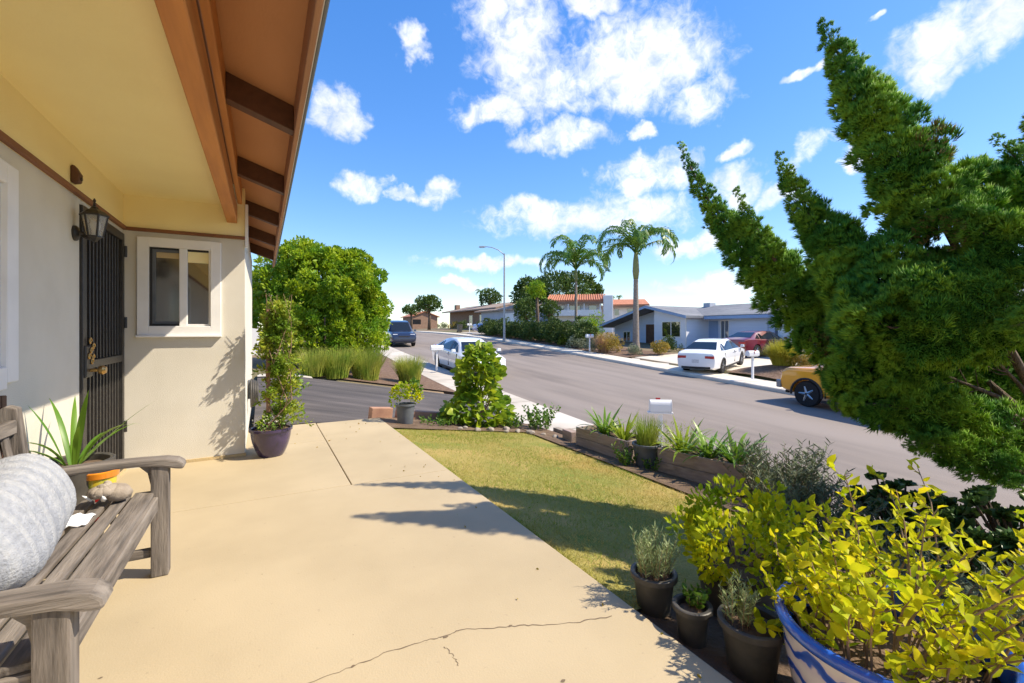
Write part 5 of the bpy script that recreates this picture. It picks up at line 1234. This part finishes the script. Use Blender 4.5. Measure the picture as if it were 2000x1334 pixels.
tree('dark rounded tree at the left end of the tan roof', 838, 596, 80, (2.4, 2.4, 1.5), 1600, .4)
tree('small dark tree far up the street', 803, 607, 95, (1.5, 1.5, 1.2), 700, .4)
tree('dark bushy tree behind the tan roof beside the palm', 957, 583, 84, (1.9, 1.9, 1.5), 1000, .4)
tree('dark green tree between long hedge and white house', 1073, 608, 47, (.9, .9, 1.1), 900, .22)
# long hedge along the far pavement
hp = thing('long_hedge', 'long dark green hedge along the far pavement below the palms', 'hedge', (21.5, 36, Hs(21.5, 36)))
Ps = []; Ds = []
for k in range(17):
    y = 26.6+k*1.25; x = float(Xf(y))+SW+1.25+.25*math.sin(k*1.7); zz = Hs(x, y); hgt = 1.45+.16*math.sin(k*2.3)+(.25 if k < 5 else 0)
    P, D = lobed((x, y, zz+hgt*.55), (1.15, 1.0, hgt*.62), 26, .28, 900, up=.3); Ps.append(P); Ds.append(D); core('inner_foliage', (x, y, zz+hgt*.5), (1.05, .9, hgt*.55), 'far_hedge', hp, seed=k)
Ps = np.concatenate(Ps); Ds = np.concatenate(Ds); scatter('foliage', T_LEAF, Ps, Ds, RNG.uniform(.1, .2, len(Ps)), 'far_hedge', hp)
FS = 'shrubs in the far front gardens'
def fb_(label, px, py, rad, mat, n=700, ls=.12, lobe=.4, name='shrub'):
    x, y, z = gpt(px, py); return bush(name, label, (x, y, z), rad, n, ls, mat, lobe=lobe, group=FS, cat='shrub')
fb_('round green bush at the right end of the long hedge', 1155, 672, (1.0, 1.0, 1.25), 'hedge', 1200, .13)
fb_('low grey-green bush on the far pavement below the shorter palm', 1130, 681, (.7, .7, .45), 'sage')
fb_('yellow-green low bush on the far pavement', 1105, 675, (.7, .7, .45), 'vine')
fb_('reddish brown low shrub near the far kerb', 1070, 667, (.7, .7, .35), 'red_grass')
fb_('grey-green bush behind the mailbox in the shrubs', 1160, 686, (.6, .6, .5), 'sage')
fb_('orange-green bush left of the tall palm trunk', 1190, 690, (.75, .75, .6), 'orange_bush')
fb_('pale silver-green agave-like bush beside the tall palm', 1238, 694, (.45, .45, .32), 'sage', 500, .1)
fb_('brown dry bush in front of the blue house', 1290, 694, (.6, .6, .4), 'orange_bush')
fb_('low dark bush at the blue house wall', 1310, 686, (.6, .6, .5), 'far_hedge')
fb_('green hedge bush far up the far side of the street', 850, 640, (2.2, 2.2, 1.2), 'far_hedge', 900, .22)
fb_('low orange-green bush far up the far side', 890, 643, (1.5, 1.5, .6), 'orange_bush', 700, .2)
fb_('dark bush between blue car and kerb', 905, 645, (.6, .6, .8), 'far_hedge', 500, .15)
fb_('tall green bush far up the street below the round tree', 868, 640, (1.8, 1.8, 1.5), 'far_hedge', 900, .22)
fb_('low green bush near the yellow SUV', 1570, 722, (.5, .5, .4), 'orange_bush', 500, .1)
fb_('pink flowering bush far up the near side', 812, 640, (1.2, 1.2, .9), 'pink_bush', 700, .2)
x, y, z = gpt(1178, 690); clump('red_grass_clump', 'reddish plumed grass left of the tall palm', (x, y, z), 500, 1.5, .3, .5, .02, 'red_grass', group='grasses in the far front gardens')
c = (19.6, 11.5, Hs(19.6, 11.5)); clump('fountain_grass', 'yellow-green mop-headed fountain grass right of the white sedan', c, 2600, 1.35, .42, .68, .022, 'fountain_grass', droop=.85, group='grasses in the far front gardens')
b_ = gpt(898, 649); bi = thing('rubbish_bin', 'dark wheeled bin at the far kerb near the blue car', 'bin', b_)
MB().box((b_[0], b_[1], b_[2]+.5), (.5, .55, .9), None, 1.12).build('body', 'plastic_black', bi, bevel=.03); MB().box((b_[0], b_[1], b_[2]+1.0), (.6, .66, .07)).build('lid', 'plastic_black', bi, bevel=.02)
for s_ in (-1, 1): MB().lathe([(.1, -.03), (.1, .03)], (b_[0]+.26*s_, b_[1]+.25, b_[2]+.1), 12, axis=(1, 0, 0)).build('wheel', 'rubber', bi)

# ================================================================== HOUSES ACROSS THE STREET
def win(parent, x, y0, y1, z0, z1, mat='pane', fm='white_trim', mull=1):
    """window in a wall that faces -x at x"""
    f = MB(); t = .07
    f.span((x-.04, y0, z0), (x+.02, y0+t, z1)).span((x-.04, y1-t, z0), (x+.02, y1, z1)).span((x-.04, y0+t, z0), (x+.02, y1-t, z0+t)).span((x-.04, y0+t, z1-t), (x+.02, y1-t, z1))
    for k in range(mull): ym = y0+(y1-y0)*(k+1)/(mull+1); f.span((x-.035, ym-.03, z0+t), (x+.02, ym+.03, z1-t))
    o = f.build('window', fm, parent); MB().span((x-.012, y0+t*.5, z0+t*.5), (x+.01, y1-t*.5, z1-t*.5)).build('pane', mat, o); return o
def gable(parent, nm, mat, x0, x1, ya, yr, yb, ze_a, zr_, ze_b, th=.16, ov=.45):
    """roof whose ridge runs along x at y=yr; eaves at ya < yr < yb"""
    sa = (zr_-ze_a)/(yr-ya); sb = (zr_-ze_b)/(yb-yr)
    pr = [(ya-ov, ze_a-ov*sa), (yr, zr_), (yb+ov, ze_b-ov*sb), (yb+ov, ze_b-ov*sb+th), (yr, zr_+th*1.05), (ya-ov, ze_a-ov*sa+th)]
    return MB().prism([(x0, y, z) for y, z in pr], (x1-x0, 0, 0)).build(nm, mat, parent)
def gable_y(parent, nm, mat, y0, y1, xa, xr_, xb, ze, zr_, th=.16, ov=.5):
    s_ = (zr_-ze)/(xr_-xa); s2 = (zr_-ze)/(xb-xr_)
    pr = [(xa-ov, ze-ov*s_), (xr_, zr_), (xb+ov, ze-ov*s2), (xb+ov, ze-ov*s2+th), (xr_, zr_+th*1.05), (xa-ov, ze-ov*s_+th)]
    return MB().prism([(x, y0, z) for x, z in pr], (0, y1-y0, 0)).build(nm, mat, parent)
# pale blue ranch house
zb = -.25
bh = thing('blue_house', 'low pale blue house with grey gabled roof and garage across the street', 'house', (27, 24, zb))
F1, F2, F3 = 26.3, 28.6, 28.2
MB().span((F1, 22.3, zb-.6), (F1+8, 25.3, 2.25)).prism([(F1, 22.3, 2.25), (F1, 25.3, 2.25), (F1, 25.3, 2.95), ], (8, 0, 0)).build('wall', 'blue_lit', bh)
MB().span((F1+1.1, 25.3, zb-.6), (F1+8, 31.0, 1.75)).prism([(F1+1.1, 25.3, 1.75), (F1+1.1, 31.0, 1.75), (F1+1.1, 25.7, 2.9), (F1+1.1, 25.3, 2.9)], (7, 0, 0)).build('wall', 'blue_shaded', bh)
MB().span((F2, 20.3, zb-.6), (F2+6, 22.3, 2.3)).build('wall', 'blue_shaded', bh)
MB().span((F3, 17.1, zb-.6), (F3+6, 20.3, 2.3)).build('wall', 'blue_shaded', bh)
gable(bh, 'roof', 'roof_grey', F1-.55, F1+8.5, 22.3, 25.7, 31.0, 2.25, 3.02, 1.62)
gable_y(bh, 'roof', 'roof_grey', 16.7, 24.8, 28.1, 31.6, 35, 2.28, 3.1)
MB().prism([(F1-.57, 21.85, 2.1), (F1-.57, 25.7, 2.98), (F1-.57, 31.45, 1.46), (F1-.57, 31.45, 1.62), (F1-.57, 25.7, 3.17), (F1-.57, 21.85, 2.3)], (.019, 0, 0)).build('fascia', 'blue_door', bh)
MB().span((27.52, 16.7, 2.06), (27.58, 21.8, 2.26)).build('fascia', 'blue_door', bh)
gd = MB().span((F3-.03, 17.5, zb), (F3+.001, 20.0, 1.9)).build('garage_door', 'blue_shaded', bh)
for k in range(4): MB().span((F3-.05, 17.55, zb+.05+k*.53), (F3-.031, 19.95, zb+.53+k*.53)).build('panel', 'blue_shaded', gd)
win(bh, F1, 22.75, 24.55, .75, 1.95, mull=1); win(bh, F2, 20.55, 21.25, .55, 2.0, mull=1); MB().span((F2-.04, 21.45, zb), (F2+.0, 22.2, 1.95)).build('door', 'blue_door', bh)
win(bh, F1+1.1, 29.0, 29.9, .3, 1.2); MB().span((F1+1.05, 26.3, zb), (F1+1.099, 27.2, 1.75)).build('door', 'dark_brown', bh); MB().span((F1+.2, 25.31, zb), (F1+.32, 25.43, 2.6)).build('porch_post', 'blue_door', bh)
MB().span((F1-.02, 22.285, zb), (F1+.05, 22.36, 2.2)).build('sunlit_strip', 'white_trim', bh)  # white strip painted in for the sunlit sliver at the block's corner
MB().lathe([(.07, 0), (.07, .5), (.1, .52), (.1, .6)], (31.5, 19.3, 3.15), 10).build('vent_pipe', 'galv', bh)
MB().span((31, 24, 3.0), (31.7, 24.6, 3.45)).build('chimney', 'grey_wall', bh)
# white house at right
wh = thing('white_house', 'white house right of the blue one, mostly behind the juniper', 'house', (28.5, 11, zb))
MB().span((27.2, 4.5, zb-.8), (35, 16.3, 2.3)).build('wall', 'white_wall', wh); gable_y(wh, 'roof', 'roof_grey', 4.1, 16.6, 27.2, 31, 35, 2.3, 3.15)
win(wh, 27.2, 14.0, 15.3, .5, 1.9); win(wh, 27.2, 9.0, 11.0, .5, 1.9); MB().span((27.16, 6.0, zb), (27.199, 8.4, 1.9)).build('garage_door', 'grey_wall', wh)
# two-storey house with tiled roof
def yof(px, X): r = (px-1000)/FPX; return (cs-sn*r)*X/(sn+cs*r)
def zof(py, px, X): y = yof(px, X); return CAMH+(645-py)/FPX*(sn*X+cs*y)
q = W(1135, 640, 55); th = thing('tiled_roof_house', 'two-storey white house with orange tiled roof and white chimney', 'house', (q.x, q.y, .8), R(52))
def tb(name, mat, *sp, parent=None, **k):
    mb = MB()
    for a_, b__ in sp: mb.span(a_, b__)
    return mb.build(name, mat, parent or th, local=True, **k)
def twin(y0, y1, z0, z1, x=0.):
    f = tb('window', 'white_trim', ((x-.05, y0, z0), (x+.02, y0+.08, z1)), ((x-.05, y1-.08, z0), (x+.02, y1, z1)), ((x-.05, y0+.08, z0), (x+.02, y1-.08, z0+.08)), ((x-.05, y0+.08, z1-.08), (x+.02, y1-.08, z1)))
    tb('pane', 'pane', ((x-.015, y0+.04, z0+.04), (x+.01, y1-.04, z1-.04)), parent=f)
tb('wall', 'white_wall', ((0, -2.4, -1), (8, 3.5, 3.9)))
MB().prism([(-.9, -3.0, 3.86), (-.9, 4.1, 3.86), (4, 4.1, 4.9), (4, -3.0, 4.9)], (0, 0, .14)).build('roof', 'roof_tile', th, local=True)
for k in range(26): y = -2.95+k*.28; MB().tube([(-.93, y, 4.03), (4, y, 5.07)], .11, 6).build('tile_row', 'roof_tile', th, local=True)
tb('fascia', 'tan_wall', ((-.97, -3.0, 3.62), (-.9, 4.1, 3.86)))
tb('balcony', 'white_wall', ((-1.0, -2.4, 2.2), (-.002, 3.5, 2.36)), ((-1.0, -2.4, 2.36), (-.92, 3.5, 2.9)))
for k in range(4): tb('balcony_post', 'white_wall', ((-.98, -2.3+k*1.88, 2.9), (-.88, -2.18+k*1.88, 3.62)))
twin(-1.9, -.9, 2.6, 3.5); twin(.0, 1.4, 2.5, 3.5); twin(2.0, 3.1, 2.5, 3.5); twin(.6, 2.4, .3, 1.7); twin(-1.8, -.4, .3, 1.6)
tb('chimney', 'white_wall', ((-1.2, -3.7, -1), (-.2, -2.6, 4.6)), bevel=.03)
tb('wall', 'white_wall', ((.8, -7.4, -1), (8, -2.41, 3.5)))
MB().prism([(.1, -8, 3.42), (.1, -2.6, 3.42), (4.5, -2.6, 4.3), (4.5, -8, 4.3)], (0, 0, .16)).build('roof', 'roof_tile', th, local=True)
tb('fascia', 'tan_wall', ((.04, -8, 3.2), (.1, -2.6, 3.42)))
twin(-4.6, -3.9, 2.2, 3.1, .8); twin(-6.6, -5.4, 2.2, 3.1, .8)
# long low tan-roofed house
lx0 = 31.0; zl0 = .7
lh = thing('tan_roof_house', 'long low house with tan roof and pale garage doors behind the hedge', 'house', (lx0, 56, zl0))
ya, yb = yof(1038, lx0), yof(940, lx0); yc = yof(860, lx0)
zE = zof(606, 990, lx0)
MB().span((lx0, ya, zl0-1), (lx0+8, yb, zE)).build('wall', 'grey_wall', lh)
MB().span((lx0+2, yb, zl0-1), (lx0+8, yc, zE+.7)).build('wall', 'tan_wall', lh)
MB().prism([(lx0-.6, ya-.5, zE-.04), (lx0-.6, yb+1.5, zE-.04), (lx0+4, yb+1.5, zE+1.0), (lx0+4, ya-.5, zE+1.0)], (0, 0, .2)).build('roof', 'roof_tan', lh)
MB().prism([(lx0+.6, yb+1.6, zE+.5), (lx0+.6, yc+.8, zE+.5), (lx0+6, yc+.8, zE+1.7), (lx0+6, yb-4, zE+1.7), (lx0+.6, yb-4, zE+.5)], (0, 0, .2)).build('roof', 'roof_tan', lh)
for a, b in ((ya+.5, ya+3.4), (ya+4.0, ya+7.4)):
    g_ = MB().span((lx0-.04, a, zl0), (lx0+.0, b, zE-.45)).build('garage_door', 'white_wall', lh)
    for k in range(4): MB().span((lx0-.06, a+.06, zl0+.06+k*(zE-.45-zl0)/4), (lx0-.0405, b-.06, zl0+(k+1)*(zE-.45-zl0)/4-.02)).build('panel', 'white_wall', g_)
win(lh, lx0+2, yb+3, yb+5, zl0+.9, zE-.2); win(lh, lx0+2, yb+8, yb+9.5, zl0+.9, zE-.2)
MB().span((lx0+2.6, yc-2.0, zE), (lx0+3.4, yc-1.0, zE+2.1)).build('chimney', 'tan_wall', lh)
# pink-roofed house at the end of the street
q = W(822, 618, 105); eh = thing('end_house', 'small house with reddish roof at the far end of the street', 'house', (q.x, q.y, Hs(q.x, q.y)))
MB().span((q.x-2, q.y, .6), (q.x+4, q.y+8, q.z)).prism([(q.x-2, q.y, q.z), (q.x+4, q.y, q.z), (q.x+1, q.y, q.z+1.1)], (0, 8, 0)).build('wall', 'tan_wall', eh); gable_y(eh, 'roof', 'roof_tile', q.y-.4, q.y+8.4, q.x-2, q.x+1, q.x+4, q.z+.02, q.z+1.12)
mesh_np('window', [(q.x-2, q.y-.02, q.z-1.8), (q.x, q.y-.02, q.z-1.8), (q.x, q.y-.02, q.z-.7), (q.x-2, q.y-.02, q.z-.7)], [(0, 1, 2, 3)], 'pane', eh)
# neighbour on our side, glimpsed past the corner
nh = thing('neighbour_house', 'white walled neighbour house glimpsed between our wall and the hedge', 'house', (-4, 22, .4))
MB().span((-11, 19.5, -.2), (-.15, 31, 2.9)).build('wall', 'white_wall', nh)
gable_y(nh, 'roof', 'roof_tan', 19.0, 31.5, -11, -5.5, -.15, 2.9, 4.5, ov=.45)
MB().span((-3.2, 19.46, 1.2), (-1.8, 19.499, 2.3)).build('window', 'pane', nh)
